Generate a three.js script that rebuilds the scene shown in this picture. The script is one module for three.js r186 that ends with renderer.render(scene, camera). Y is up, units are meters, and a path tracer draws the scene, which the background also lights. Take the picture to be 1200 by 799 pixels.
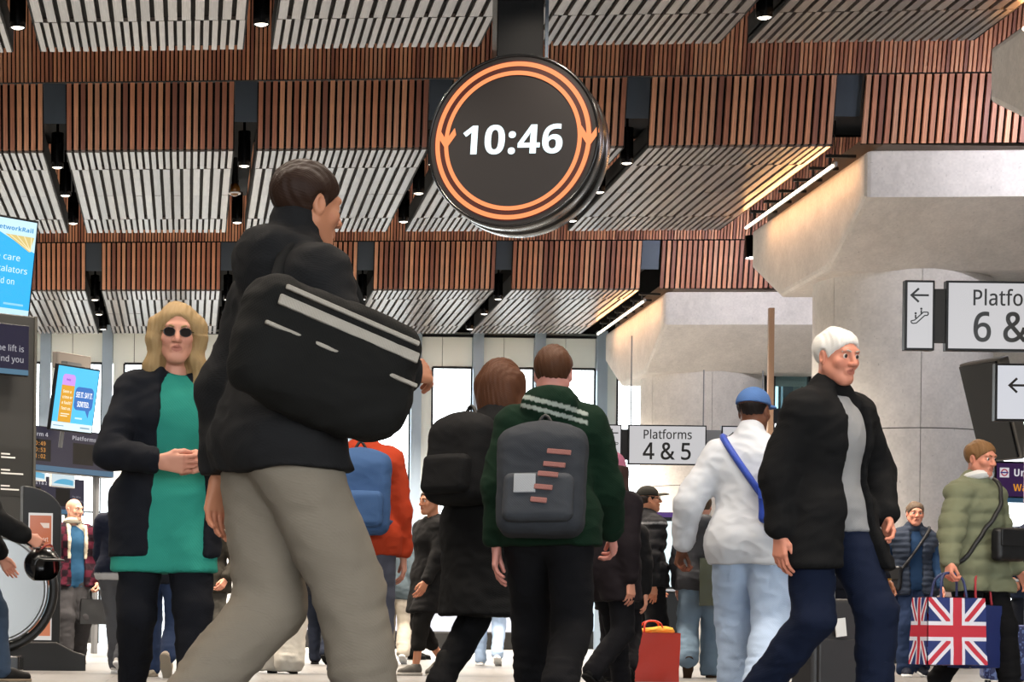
import * as THREE from 'three';
import { mergeGeometries, mergeVertices } from 'three/addons/utils/BufferGeometryUtils.js';
import { RoundedBoxGeometry } from 'three/addons/geometries/RoundedBoxGeometry.js';
import { RectAreaLightUniformsLib } from 'three/addons/lights/RectAreaLightUniformsLib.js';
import { FontLoader } from 'three/addons/loaders/FontLoader.js';
import { TextGeometry } from 'three/addons/geometries/TextGeometry.js';
import { ImprovedNoise } from 'three/addons/math/ImprovedNoise.js';
RectAreaLightUniformsLib.init();

// ───────── camera, sky, exposure ─────────
const F = 2500, CX = 220, CY = 735, ROLL = 0.012, EYE = 0.4;          // focal length and principal point in pixels of the 1200×799 frame
const scene = new THREE.Scene();
const camera = new THREE.PerspectiveCamera(2 * Math.atan(399.5 / F) * 180 / Math.PI, 1200 / 799, 0.1, 400);
camera.position.set(0, EYE, 0);
camera.rotation.z = ROLL;
camera.setViewOffset(1200, 799, 600 - CX, 399.5 - CY, 1200, 799);
scene.add(camera);
scene.background = new THREE.Color(0.93, 0.97, 1.0);                  // even overcast sky
scene.backgroundIntensity = 5.5;
const renderer = new THREE.WebGLRenderer({ antialias: true });
renderer.toneMapping = THREE.LinearToneMapping;
renderer.toneMappingExposure = 1.27;
renderer.shadowMap.enabled = true;
const SPOT = 130, LEDI = 50;                                           // strength of the downlights (cd) and of the light strips

// ───────── helpers ─────────
const V = (x, y, z) => new THREE.Vector3(x, y, z);
let seed = 7;
const rnd = () => { seed = (seed * 1664525 + 1013904223) >>> 0; return seed / 4294967296; };
const names = {};
function numbered(n) { const k = names[n] = (names[n] ?? -1) + 1; return k ? `${n}_${String(k).padStart(3, '0')}` : n; }
function tag(o, label, category, group) { o.userData.label = label; if (category) o.userData.category = category; if (group) o.userData.group = group; return o; }
function thing(name, label, category, pos = [0, 0, 0], turn = 0, group) {
  const o = new THREE.Group(); o.name = numbered(name); o.position.set(...pos); o.rotation.y = turn; scene.add(o); return tag(o, label, category, group);
}
function part(name, geo, mat, parent, label) {
  const m = new THREE.Mesh(Array.isArray(geo) ? join(geo) : geo, mat); m.castShadow = m.receiveShadow = true;
  m.name = parent === scene ? numbered(name) : name; parent.add(m); if (label) m.userData.label = label; return m;
}
function struct(name, geo, mat, parent = scene) { const m = part(name, geo, mat, parent); if (parent === scene) m.userData.kind = 'structure'; return m; }
function structGroup(name) { const g = new THREE.Group(); g.name = numbered(name); g.userData.kind = 'structure'; scene.add(g); return g; }
function clean(g) { if (g.index) g = g.toNonIndexed(); for (const k of Object.keys(g.attributes)) if (!['position', 'normal', 'uv'].includes(k)) g.deleteAttribute(k); return g; }
function join(list) { return mergeGeometries(list.map(clean)); }
function box(w, h, d, x = 0, y = 0, z = 0, r = 0) {
  const g = r ? new RoundedBoxGeometry(w, h, d, 2, r) : new THREE.BoxGeometry(w, h, d);
  g.translate(x, y, z); metreUV(g); return g;
}
function metreUV(g, k = 1) {                                          // uv in metres, by the face's main direction
  const p = g.attributes.position, n = g.attributes.normal, uv = new Float32Array(p.count * 2);
  for (let i = 0; i < p.count; i++) {
    const ax = Math.abs(n.getX(i)), ay = Math.abs(n.getY(i)), az = Math.abs(n.getZ(i));
    const [u, v] = ay > ax && ay > az ? [p.getX(i), p.getZ(i)] : ax > az ? [p.getZ(i), p.getY(i)] : [p.getX(i), p.getY(i)];
    uv[2 * i] = u * k; uv[2 * i + 1] = v * k;
  }
  g.setAttribute('uv', new THREE.BufferAttribute(uv, 2)); return g;
}
const cyl = (r0, r1, h, x = 0, y = 0, z = 0, seg = 24) => new THREE.CylinderGeometry(r0, r1, h, seg).translate(x, y, z);
function rod(a, b, r, seg = 8) { const d = b.clone().sub(a), g = new THREE.CylinderGeometry(r, r, d.length(), seg); g.applyQuaternion(new THREE.Quaternion().setFromUnitVectors(V(0, 1, 0), d.normalize())); return g.translate((a.x + b.x) / 2, (a.y + b.y) / 2, (a.z + b.z) / 2); }
function tube(pts, r, seg = 40, rs = 8, closed = false) { return new THREE.TubeGeometry(new THREE.CatmullRomCurve3(pts.map(p => Array.isArray(p) ? V(...p) : p), closed), seg, r, rs, closed); }
function at(px, py, d) {                                              // a measured photograph point at a known distance, as a place in the hall
  const u = px - CX, v = CY - py; return V((u - ROLL * v) * d / F, EYE + (v + ROLL * u) * d / F, -d);
}
const std = (color, roughness = 0.6, o = {}) => new THREE.MeshStandardMaterial({ color, roughness, ...o });
function canvas(w, h, draw, srgb = true) {
  const c = document.createElement('canvas'); c.width = w; c.height = h; draw(c.getContext('2d'), w, h);
  const t = new THREE.CanvasTexture(c); if (srgb) t.colorSpace = THREE.SRGBColorSpace; t.magFilter = THREE.LinearFilter; t.anisotropy = 8; return t;
}
function noiseTex(w, h, f, srgb = false) {                             // f(u, v, i, j) gives grey 0..1 or [r, g, b]
  const d = new Uint8Array(w * h * 4);
  for (let j = 0; j < h; j++) for (let i = 0; i < w; i++) { const r = f(i / w, j / h, i, j), k = 4 * (j * w + i), c = Array.isArray(r) ? r : [r, r, r]; for (let q = 0; q < 3; q++) d[k + q] = Math.max(0, Math.min(255, c[q] * 255)); d[k + 3] = 255; }
  const t = new THREE.DataTexture(d, w, h); t.wrapS = t.wrapT = THREE.RepeatWrapping; t.magFilter = THREE.LinearFilter; t.minFilter = THREE.LinearMipmapLinearFilter; t.generateMipmaps = true; if (srgb) t.colorSpace = THREE.SRGBColorSpace; t.needsUpdate = true; return t;
}
function lattice(n) { const a = new Float32Array(n * n); for (let i = 0; i < a.length; i++) a[i] = rnd(); return (x, y) => { x = ((x % n) + n) % n; y = ((y % n) + n) % n; const i = x | 0, j = y | 0, s = t => t * t * (3 - 2 * t), u = s(x - i), v = s(y - j), q = (p, r) => a[(r % n) * n + (p % n)]; return (q(i, j) * (1 - u) + q(i + 1, j) * u) * (1 - v) + (q(i, j + 1) * (1 - u) + q(i + 1, j + 1) * u) * v; }; }
const N8 = lattice(8), N32 = lattice(32), N128 = lattice(128);
const rep = (t, u, v = u) => { const c = t.clone(); c.repeat.set(u, v); c.needsUpdate = true; return c; };

// ───────── materials ─────────
const grain = noiseTex(128, 512, (u, v) => 0.72 + 0.2 * N32(u * 32, v * 8) + 0.14 * N128(u * 128, v * 24) - 0.1 * (N8(u * 8, v * 8) > 0.8 ? 1 : 0), true);
const grainMap = rep(grain, 3, 0.45);
const concreteTex = noiseTex(512, 512, (u, v) => 0.84 + 0.05 * N8(u * 8, v * 8) + 0.04 * N32(u * 32, v * 32) + 0.05 * N128(u * 128, v * 128) - (N128(u * 128 + 7, v * 128 + 31) > 0.97 ? 0.15 : 0), true);
const fabricBump = noiseTex(64, 64, (u, v, i, j) => 0.5 + 0.25 * Math.sin(i * Math.PI / 4) * Math.sin(j * Math.PI / 4) + 0.3 * (rnd() - 0.5));
const weave = rep(fabricBump, 12, 12);
const M = {
  concrete: std(0xece7e1, 0.8, { map: rep(concreteTex, 0.3), bumpMap: rep(concreteTex, 0.6), bumpScale: 0.004 }),
  blackBoard: std(0x0b0a0a, 0.9), steelDark: std(0x3d4650, 0.45, { metalness: 0.5 }), mullion: std(0xa3b5c6, 0.45, { metalness: 0.25 }),
  black: std(0x0a0a0a, 0.5), blackGloss: std(0x0b0b0c, 0.22), frame: std(0x1b1d1f, 0.4, { metalness: 0.5 }), spandrel: std(0xf2f8f2, 0.55),
  wall: std(0xa9a7a2, 0.85), steel: std(0x9a9c9e, 0.3, { metalness: 0.9 }), grey: std(0x77797b, 0.5), white: std(0xd8d8d6, 0.5), cladding: std(0x9da0a0, 0.5),
  glass: new THREE.MeshPhysicalMaterial({ color: 0xf2f6f6, roughness: 0.03, transmission: 1, thickness: 0, ior: 1.45 }),
  tintedGlass: new THREE.MeshPhysicalMaterial({ color: 0x6f8a8c, roughness: 0.05, transmission: 0.9, thickness: 0, ior: 1.45 }),
};
const brownTints = [[0.83, 0.366, 0.201], [0.683, 0.287, 0.165], [0.512, 0.201, 0.116], [0.903, 0.439, 0.25], [0.366, 0.14, 0.091], [0.732, 0.366, 0.226], [0.586, 0.232, 0.134]];
const greyTints = [[.21, .18, .165], [.17, .142, .132], [.255, .225, .208], [.138, .115, .108], [.225, .185, .165], [.2, .178, .17]];
const woodMat = (c, r) => new THREE.MeshStandardMaterial({ color: new THREE.Color().setRGB(...c), roughness: r, map: grainMap });
const brownMats = brownTints.map(c => woodMat(c, 0.55)), greyMats = greyTints.map(c => woodMat(c, 0.3));
const woodAny = new THREE.MeshStandardMaterial({ vertexColors: true, roughness: 0.55, map: grainMap }), woodAnyGrey = new THREE.MeshStandardMaterial({ vertexColors: true, roughness: 0.3, map: grainMap });
const screenMat = (tex, k = 1) => new THREE.MeshStandardMaterial({ color: 0x050505, roughness: 0.25, emissive: 0xffffff, emissiveMap: tex, emissiveIntensity: k });
const printMat = (tex, r = 0.5) => new THREE.MeshStandardMaterial({ map: tex, roughness: r });
const glow = (c, k) => new THREE.MeshStandardMaterial({ color: 0x111111, emissive: c, emissiveIntensity: k });

// ───────── the hall: floor, walls, ceiling ─────────
const SOFFIT = 7.07, SKEW = 0.09, ROWS = [-5.2, 6.6, 18.5, 29.9, 42.3], LEN = 6.15;
const zAt = (d, x) => -(d - SKEW * x);
const XL = -16, XR = 24, ZB = -51, ZF = 14;
const floorTex = noiseTex(1024, 1024, (u, v, i, j) => { const tj = Math.floor(j / 128), ti = Math.floor((i + (tj % 2) * 128) / 256); const t = 0.8 + 0.13 * (((ti * 37 + tj * 91) * 7919 % 101) / 101) + 0.05 * N128(u * 128, v * 128) + 0.04 * N32(u * 32, v * 32); return (j % 128 < 2 || (i + (tj % 2) * 128) % 256 < 2) ? t * 0.6 : t; }, true);
{
  const g = new THREE.BoxGeometry(XR - XL, 0.2, ZF - ZB).translate((XL + XR) / 2, -0.1, (ZF + ZB) / 2); metreUV(g);
  struct('floor', g, std(0x6a6865, 0.46, { map: rep(floorTex, 0.21) }));
}
struct('wall_left', box(0.3, 10.4, ZF - ZB, XL - 0.15, 5, (ZF + ZB) / 2), M.wall);
struct('wall_right', box(0.3, 10.4, ZF - ZB, XR + 0.15, 5, (ZF + ZB) / 2), M.wall);
struct('pavement_outside', box(120, 0.2, 60, 4, -0.3, ZB - 31), std(0x8d8b86, 0.8));
struct('pavement_front', box(120, 0.2, 40, 4, -0.3, ZF + 21), std(0x8d8b86, 0.8));
{ // entrance side behind the camera: an open, glazed front
  const w = structGroup('wall_front');
  part('lintel', box(XR - XL, 2.2, 0.3, (XL + XR) / 2, 9.0, ZF + 0.15), M.wall, w);
  for (let i = 0; i <= 8; i++) part('post', box(0.3, 10, 0.3, XL + 0.15 + i * (XR - XL - 0.3) / 8, 5, ZF + 0.15), M.mullion, w);
}
// far glazed wall, bay by bay
{
  const w = structGroup('wall_back'), d = 50.5, bay = 72.2 * d / F, x0 = at(53, 500, d).x;
  const colG = box(0.24, 7.5, 0.3, 0, 3.75, 0.1), top = 7.45, sill = 6.62;
  for (let i = -10; i <= 14; i++) {
    const x = x0 + i * bay; if (x < XL || x > XR - 0.3) continue;
    part('steel_column', colG, M.mullion, w).position.set(x, 0, -d);
    for (const [a, b] of [[0.13, 0.62], [0.635, bay - 0.13]]) part('spandrel_panel', box(b - a, top - sill, 0.06, x + (a + b) / 2, (top + sill) / 2, -d), M.spandrel, w);
    part('joint_backing', box(bay, top - sill, 0.02, x + bay / 2, (top + sill) / 2, -d - 0.06), M.frame, w);
    part('side_panel', box(0.24, sill - 0.45, 0.06, x + 0.26, (sill + 0.45) / 2, -d), M.spandrel, w);
    const win = structGroup('window_' + (i + 11)); win.position.set(x, 0, -d);
    const fx0 = 0.4, fx1 = bay - 0.13, fw = fx1 - fx0, mx = (fx0 + fx1) / 2;
    part('frame', [box(0.05, sill - 0.4, 0.08, fx0, (sill + 0.4) / 2, 0), box(0.05, sill - 0.4, 0.08, fx1, (sill + 0.4) / 2, 0), box(fw, 0.05, 0.08, mx, sill, 0), box(fw, 0.05, 0.08, mx, 0.43, 0), box(fw, 0.04, 0.08, mx, 3.1, 0)], M.frame, win);
    part('pane', new THREE.PlaneGeometry(fw, sill - 3.1).translate(mx, (sill + 3.1) / 2, 0), M.glass, win);
    part('pane', new THREE.PlaneGeometry(fw, 2.7).translate(mx, 1.75, 0), M.glass, win);
  }
  part('upper_wall', box(XR - XL, 3.2, 0.3, (XL + XR) / 2, 8.9, -d - 0.2), M.blackBoard, w);
  part('head_rail', box(XR - XL, 0.05, 0.1, (XL + XR) / 2, 7.36, -d + 0.08), M.frame, w);
  part('plinth', box(XR - XL, 0.42, 0.3, (XL + XR) / 2, 0.21, -d), M.black, w);
}
// timber ceiling: rows of slatted soffits, sloped risers between them, dark troughs with downlights
const ceiling = structGroup('ceiling');
struct('roof_slab', box(XR - XL + 0.6, 0.3, ZF - ZB + 0.6, (XL + XR) / 2, 10.25, (ZF + ZB) / 2), M.blackBoard);
const PITCH = 0.0988, LEAN = 0.23, RISE = 0.91;
const BAYS = []; for (let k = -5; k <= 3; k++) BAYS.push([-1.8 + 2.68 * k, k === 3 ? 8.72 : 0.57 + 2.68 * k]);
const rest = [], restGrey = [];
function addRest(list, g, tints) { g = clean(g); const c = tints[Math.floor(rnd() * tints.length)], n = g.attributes.position.count, a = new Float32Array(n * 3); for (let i = 0; i < n; i++) a.set(c, 3 * i); g.setAttribute('color', new THREE.BufferAttribute(a, 3)); list.push(g); }
const segs = [[0.02, 1.14], [1.16, 3.05], [3.055, 4.94], [4.96, LEN]];
const soffitSlat = segs.map(([a, b], s) => box(s % 3 ? 0.096 : 0.06, 0.045, b - a)), riserSlat = box(0.062, RISE, 0.045).rotateX(Math.atan(LEAN)), bandSlat = box(0.038, 1.9, 0.04).rotateX(Math.atan(LEAN));
const boardAcross = (x0, x1, d0, d1, y, t) => { const s = new THREE.Shape([new THREE.Vector2(x0, -zAt(d0, x0)), new THREE.Vector2(x1, -zAt(d0, x1)), new THREE.Vector2(x1, -zAt(d1, x1)), new THREE.Vector2(x0, -zAt(d1, x0))]); const g = new THREE.ExtrudeGeometry(s, { depth: t, bevelEnabled: false }); g.rotateX(-Math.PI / 2).translate(0, y, 0); return metreUV(g); };
ROWS.forEach((D, r) => {
  const near = r === 3;
  BAYS.forEach(([x0, x1], b) => {
    const n = Math.round((x1 - x0) / PITCH), p = (x1 - x0) / n, visible = x1 > -8;
    const panel = new THREE.Group(); panel.name = 'soffit_panel'; ceiling.add(panel);
    part('backing_board', boardAcross(x0, x1, D, D + LEN, SOFFIT + 0.05, 0.03), M.blackBoard, panel);
    part('edge_board', [box(0.02, 0.3, LEN, x0 + 0.01, SOFFIT + 0.15, zAt(D + LEN / 2, x0)), box(0.02, 0.3, LEN, x1 - 0.01, SOFFIT + 0.15, zAt(D + LEN / 2, x1))], M.blackBoard, panel);
    if (r >= 2 && visible) for (let s = 0; s < 4; s++) { const ns = s % 3 ? Math.round((x1 - x0) / 0.144) : n; for (let i = 0; i < ns; i++) {
      const x = x0 + (i + 0.5) * (x1 - x0) / ns, [a, c] = segs[s];
      const z = zAt(D + (a + c) / 2, x), jit = (rnd() - 0.5) * 0.006;
      if (near && s === 1 && x > -5) { part('slat', soffitSlat[s], greyMats[Math.floor(rnd() * 6)], panel).position.set(x, SOFFIT + 0.022 + jit, z); }
      else addRest(restGrey, soffitSlat[s].clone().translate(x, SOFFIT + 0.022 + jit, z), greyTints);
    } }
    // riser above the near edge of the soffit, its top leaning out
    const ris = new THREE.Group(); ris.name = 'riser_panel'; ceiling.add(ris);
    const cx = (x0 + x1) / 2, mid = -LEAN * RISE / 2;
    const bb = box(x1 - x0, RISE, 0.02).rotateX(Math.atan(LEAN)); bb.rotateY(-Math.atan(SKEW)); bb.translate(cx, SOFFIT + 0.02 + RISE / 2, zAt(D + mid + 0.06, cx));
    part('backing_board', bb, M.blackBoard, ris);
    if (r >= 2 && visible) for (let i = 0; i < n; i++) {
      const x = x0 + (i + 0.5) * p, pos = [x, SOFFIT + 0.02 + RISE / 2, zAt(D + mid, x) + (rnd() - 0.5) * 0.006];
      if (near) part('slat', riserSlat, brownMats[Math.floor(rnd() * 7)], ris).position.set(...pos); else addRest(rest, riserSlat.clone().translate(...pos), brownTints);
    }
    // trough to the right of the bay
    const tx0 = x1, tx1 = b < BAYS.length - 1 ? BAYS[b + 1][0] : 9.06, tr = new THREE.Group(); tr.name = 'trough'; ceiling.add(tr);
    part('cover', boardAcross(tx0 - 0.02, tx1 + 0.02, D, D + LEN, SOFFIT + 0.62, 0.03), M.blackBoard, tr);
    const pl = box(tx1 - tx0, 0.55, 0.02).rotateX(Math.atan(LEAN)).translate((tx0 + tx1) / 2, SOFFIT + 0.66, zAt(D + 0.03 - LEAN * 0.62, (tx0 + tx1) / 2));
    part('steel_plate', pl, M.steelDark, tr);
  });
  // riser carried on to the right, over the concrete beam, and the fine upper band behind
  if (r >= 2) {
    const x0 = 9.08, x1 = 19, n = Math.round((x1 - x0) / PITCH);
    const ris = new THREE.Group(); ris.name = 'riser_panel'; ceiling.add(ris);
    const cx = (x0 + x1) / 2, bb = box(x1 - x0, RISE, 0.02).rotateX(Math.atan(LEAN)); bb.rotateY(-Math.atan(SKEW)); bb.translate(cx, SOFFIT + 0.02 + RISE / 2, zAt(D - LEAN * RISE / 2 + 0.06, cx));
    part('backing_board', bb, M.blackBoard, ris);
    for (let i = 0; i < n; i++) { const x = x0 + (i + 0.5) * PITCH, pos = [x, SOFFIT + 0.02 + RISE / 2, zAt(D - LEAN * RISE / 2, x)]; if (near && x < 12) part('slat', riserSlat, brownMats[Math.floor(rnd() * 7)], ris).position.set(...pos); else addRest(rest, riserSlat.clone().translate(...pos), brownTints); }
    const xa = BAYS[0][0], nb = Math.round((x1 - xa) / 0.0585), dd = D - LEAN * (RISE + 0.95) + 0.04;
    const band = new THREE.Group(); band.name = 'upper_band'; ceiling.add(band);
    const b2 = box(x1 - xa, 1.95, 0.02).rotateX(Math.atan(LEAN)); b2.rotateY(-Math.atan(SKEW)); b2.translate((xa + x1) / 2, SOFFIT + RISE + 1.0, zAt(dd + 0.06, (xa + x1) / 2)); part('backing_board', b2, M.blackBoard, band);
    for (let i = 0; i < nb; i++) { const x = xa + (i + 0.5) * 0.0585; if (x < -7) continue; addRest(rest, bandSlat.clone().translate(x, SOFFIT + RISE + 0.965, zAt(dd, x)), brownTints); }
  }
});
const sl = part('slat_field', mergeGeometries(rest), woodAny, ceiling); sl.userData.kind = 'stuff';
const sg = part('slat_field', mergeGeometries(restGrey), woodAnyGrey, ceiling); sg.userData.kind = 'stuff';

// concrete beams on round columns, to the right of the bays
function beam(D, X0 = 9.36) {
  const g = structGroup('concrete_beam');
  const prof = [[0.4, SOFFIT + 0.02], [0.4, 6.45], [2.1, 5.72], [4.6, 5.72], [6.3, 6.45], [6.3, SOFFIT + 0.02]];
  const s = new THREE.Shape(prof.map(([d, y]) => new THREE.Vector2(d, y)));
  const geo = new THREE.ExtrudeGeometry(s, { depth: XR - X0 - 0.04, bevelEnabled: true, bevelSize: 0.09, bevelThickness: 0.09, bevelOffset: -0.09, bevelSegments: 3, steps: 1 });
  const p = geo.attributes.position;
  for (let i = 0; i < p.count; i++) { const d = p.getX(i), y = p.getY(i), x = X0 + p.getZ(i); p.setXYZ(i, x, y, zAt(D + d, x)); }
  geo.computeVertexNormals(); metreUV(geo); part('beam', geo, M.concrete, g);
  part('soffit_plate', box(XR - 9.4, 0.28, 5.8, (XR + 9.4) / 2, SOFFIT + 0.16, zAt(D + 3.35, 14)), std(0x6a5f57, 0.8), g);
  const col = structGroup('concrete_column'), cx = 10.75, cz = zAt(D + 3.35, cx);
  col.position.set(cx, 0, cz);
  part('core', cyl(1.27, 1.27, 5.72, 0, 2.86, 0, 48), std(0x5a5652, 0.9), col);
  for (const [y0, y1] of [[0, 3.42], [3.435, 5.74]]) for (let i = 0; i < 6; i++) {
    const a = i * Math.PI / 3 + 0.42, sh = new THREE.Shape(); sh.absarc(0, 0, 1.3, a, a + Math.PI / 3 - 0.007, false); sh.absarc(0, 0, 1.24, a + Math.PI / 3 - 0.007, a, true);
    const e = new THREE.ExtrudeGeometry(sh, { depth: y1 - y0, bevelEnabled: false, curveSegments: 14 }).rotateX(-Math.PI / 2).translate(0, y0, 0); metreUV(e);
    part('concrete_panel', e, M.concrete, col);
  }
}
beam(18.7, 9.1); beam(29.9); beam(42.3);

// ───────── lamps ─────────
const lampGlow = glow(0xfff4e2, 4), ledGlow = glow(0xffe9cc, 5);
const ordW = ['leftmost', 'second', 'third', 'fourth', 'fifth', 'sixth', 'seventh'], rowW = ['entrance', 'overhead', 'front', 'middle', 'back'], posW = ['near', 'middle', 'far'];
ROWS.forEach((D, r) => {
  for (let k = -4; k <= 2; k++) [0.6, 2.6, 4.85].forEach((o, j) => {
    const x = 0.725 + 2.68 * k, z = zAt(D + o, x);
    if (r === 3 && k === 0 && j === 1) return;                         // the security camera hangs here
    if (r >= 2) {
      const t = thing('downlight', `black downlight, ${posW[j]} one in the ${ordW[k + 4]} trough of the ${rowW[r]} ceiling row`, 'ceiling light', [x, 6.98, z], 0, 'downlights in the ceiling troughs');
      part('housing', new THREE.LatheGeometry([[0.078, 0.03], [0.086, 0], [0.09, 0.005], [0.09, 0.5], [0.02, 0.52], [0.02, 0.7], [0.0, 0.7]].map(p => new THREE.Vector2(...p)), 20), M.blackGloss, t);
      part('lamp_lens', new THREE.SphereGeometry(0.08, 20, 8, 0, Math.PI * 2, Math.PI * 0.6, Math.PI * 0.4).scale(1, 0.5, 1).translate(0, 0.03, 0), lampGlow, t);
    }
    const l = new THREE.SpotLight(0xfff0de, SPOT * [0.12, 0.2, 0.65, 1.05, 1.8][r], 0, 1.1, 0.8); l.position.set(x, 6.93, z); l.target.position.set(x, 0, z); l.castShadow = true; l.shadow.radius = 4; scene.add(l, l.target);
  });
});
for (const [x, d, w] of [[11.5, 27.2, 'near the big column'], [12.9, 27.2, 'right of the big column'], [10.1, 38.6, 'behind the big beam'], [11.6, 38.6, 'furthest right behind the big beam']]) {
  const t = thing('pendant_lamp', `black pendant downlight on a rod, the one ${w}`, 'ceiling light', [x, 7.2, -d], 0, 'pendant lamps over the columns');
  part('housing', new THREE.LatheGeometry([[0.09, 0.03], [0.1, 0], [0.104, 0.005], [0.104, 0.4], [0.02, 0.42], [0, 0.42]].map(p => new THREE.Vector2(...p)), 20), M.blackGloss, t);
  part('rod', cyl(0.012, 0.012, 2.6, 0, 1.7, 0, 8), M.black, t); part('lamp_lens', new THREE.SphereGeometry(0.09, 20, 8, 0, Math.PI * 2, Math.PI * 0.6, Math.PI * 0.4).scale(1, 0.5, 1).translate(0, 0.03, 0), lampGlow, t);
  const l = new THREE.PointLight(0xf6f4ff, 13); l.position.set(x, 7.14, -d); l.castShadow = true; l.shadow.radius = 4; scene.add(l);
}
function lightStrip(D, label) {
  const x = 8.9, z = zAt(D + 2.9, x), L = 4.6;
  const t = thing('light_strip', label, 'light strip', [x, 6.93, z], Math.atan(0));
  part('tube_lamp', cyl(0.022, 0.022, L).rotateX(Math.PI / 2), ledGlow, t);
  part('channel', [box(0.03, 0.06, L, 0.05, 0.03, 0)], M.grey, t);
  for (let i = 0; i < 6; i++) part('bracket', [box(0.03, 0.22, 0.03, 0.05, 0.12, -L / 2 + 0.3 + i * (L - 0.6) / 5), box(0.42, 0.04, 0.06, 0.2, 0.2, -L / 2 + 0.3 + i * (L - 0.6) / 5)], M.black, t);
  for (const [dir, k, px] of [[V(-1, 0.12, 0), 1, -0.03], [V(1, -0.5, 0), 0.28, 0.08]]) {
    const a = new THREE.RectAreaLight(0xffb066, LEDI * k, L, 0.05); a.position.set(x + px, 6.92, z); a.lookAt(x + px + dir.x, 6.92 + dir.y, z); scene.add(a);
  }
}
lightStrip(18.5, 'glowing linear light strip at the top right corner of the photo');
lightStrip(29.9, 'long glowing light strip along the big concrete beam right of the clock');
lightStrip(42.3, 'glowing light strip along the smaller, further concrete beam');
{
  const p = at(275, 222, 32.6), t = thing('security_camera', 'amber domed security camera hanging in the ceiling trough left of the clock', 'camera', [p.x, p.y, p.z]);
  part('dome', new THREE.SphereGeometry(0.085, 20, 14).scale(1, 1.25, 1), new THREE.MeshStandardMaterial({ color: 0x6b4318, roughness: 0.15 }), t);
  part('ring', new THREE.TorusGeometry(0.085, 0.012, 8, 24).rotateX(Math.PI / 2).translate(0, -0.06, 0), M.white, t);
  part('stem', cyl(0.05, 0.05, 0.4, 0, 0.28, 0, 16), M.black, t);
}

// ───────── round station clock ─────────
const font = await new FontLoader().loadAsync('fonts/droid/droid_sans_bold.typeface.json');
{
  const R = 0.82, c = at(600.5, 165, 20), k = R / 102;
  const t = thing('station_clock', 'big round black digital clock with two orange rings hanging on a black post', 'clock', [c.x, c.y, c.z]); t.rotation.order = 'YXZ'; t.rotation.set(0, -21 * Math.PI / 180, -0.052);
  const T = 0.52;
  const drum = [[0, 0], [R - 0.03, 0], [R - 0.008, -0.012], [R, -0.03], [R, -0.15], [R - 0.02, -0.17], [R - 0.02, -0.33], [R, -0.35], [R, -T], [R - 0.03, -T - 0.03], [0, -T - 0.03]].map(p => new THREE.Vector2(p[0], p[1])).reverse();
  part('case', new THREE.LatheGeometry(drum, 96).rotateX(Math.PI / 2), std(0x121212, 0.25, { metalness: 0.4 }), t);
  part('face', new THREE.CircleGeometry(R - 0.035, 96).translate(0, 0, 0.004), new THREE.MeshStandardMaterial({ color: 0x171413, roughness: 0.35, emissive: 0x2a2220, emissiveIntensity: 0.2 }), t);
  part('bezel', new THREE.TorusGeometry(R - 0.02, 0.014, 10, 96).translate(0, 0, 0.002), M.blackGloss, t);
  const orange = new THREE.MeshStandardMaterial({ color: 0x1a0a04, emissive: new THREE.Color().setRGB(.98, .28, .1), emissiveIntensity: 1 }), halo = new THREE.MeshStandardMaterial({ color: 0x120805, emissive: 0x6a1408, emissiveIntensity: 0.35 });
  const ring = (r0, r1, z) => { const s = new THREE.Shape(); s.absarc(0, 0, r1 * k, 0, Math.PI * 2); const h = new THREE.Path(); h.absarc(0, 0, r0 * k, 0, Math.PI * 2, true); s.holes.push(h); return new THREE.ExtrudeGeometry(s, { depth: 0.004, bevelEnabled: false, curveSegments: 96 }).translate(0, 0, z); };
  part('ring_backing', ring(76, 93.5, 0.005), halo, t);
  part('lit_ring', ring(86.6, 91.8, 0.008), orange, t); part('lit_ring', ring(76.4, 81.2, 0.008), orange, t);
  const arrow = x => { const s = new THREE.Shape([[x, -9], [x - 11.5, 8], [x - 9.5, 16], [x, 2], [x + 9.5, 16], [x + 11.5, 8]].map(p => new THREE.Vector2(p[0] * k, p[1] * k))); return new THREE.ExtrudeGeometry(s, { depth: 0.004, bevelEnabled: false }).translate(0, 0, 0.0085); };
  part('ring_arrow', arrow(-79), orange, t); part('ring_arrow', arrow(89.5), orange, t);
  const tg = new TextGeometry('10:46', { font, size: 0.34, depth: 0.004, curveSegments: 8 }); tg.computeBoundingBox(); const bb = tg.boundingBox;
  tg.translate(-(bb.min.x + bb.max.x) / 2, -(bb.min.y + bb.max.y) / 2, 0).scale(118 * k / (bb.max.x - bb.min.x), 34.5 * k / (bb.max.y - bb.min.y), 1).translate(0, 1.5 * k, 0.006);
  part('time_digits', tg, new THREE.MeshStandardMaterial({ color: 0x111111, emissive: 0xe8fbff, emissiveIntensity: 1.25 }), t);
  const pole = thing('clock_post', 'black square post dropping from the roof to the clock', 'post', [at(612, 40, 20).x, 0, c.z - 0.28]);
  const y0 = c.y + R - 0.004, y1 = 10.1;
  part('shaft', box(0.44, y1 - y0, 0.34, 0, (y0 + y1) / 2, 0, 0.01), M.blackGloss, pole);
  part('edge_strip', box(0.03, y1 - y0, 0.03, 0.25, (y0 + y1) / 2, 0.15), M.steelDark, pole);
  part('cap_plate', box(0.6, 0.03, 0.5, 0, 10.08, 0), M.black, pole);
}

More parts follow.
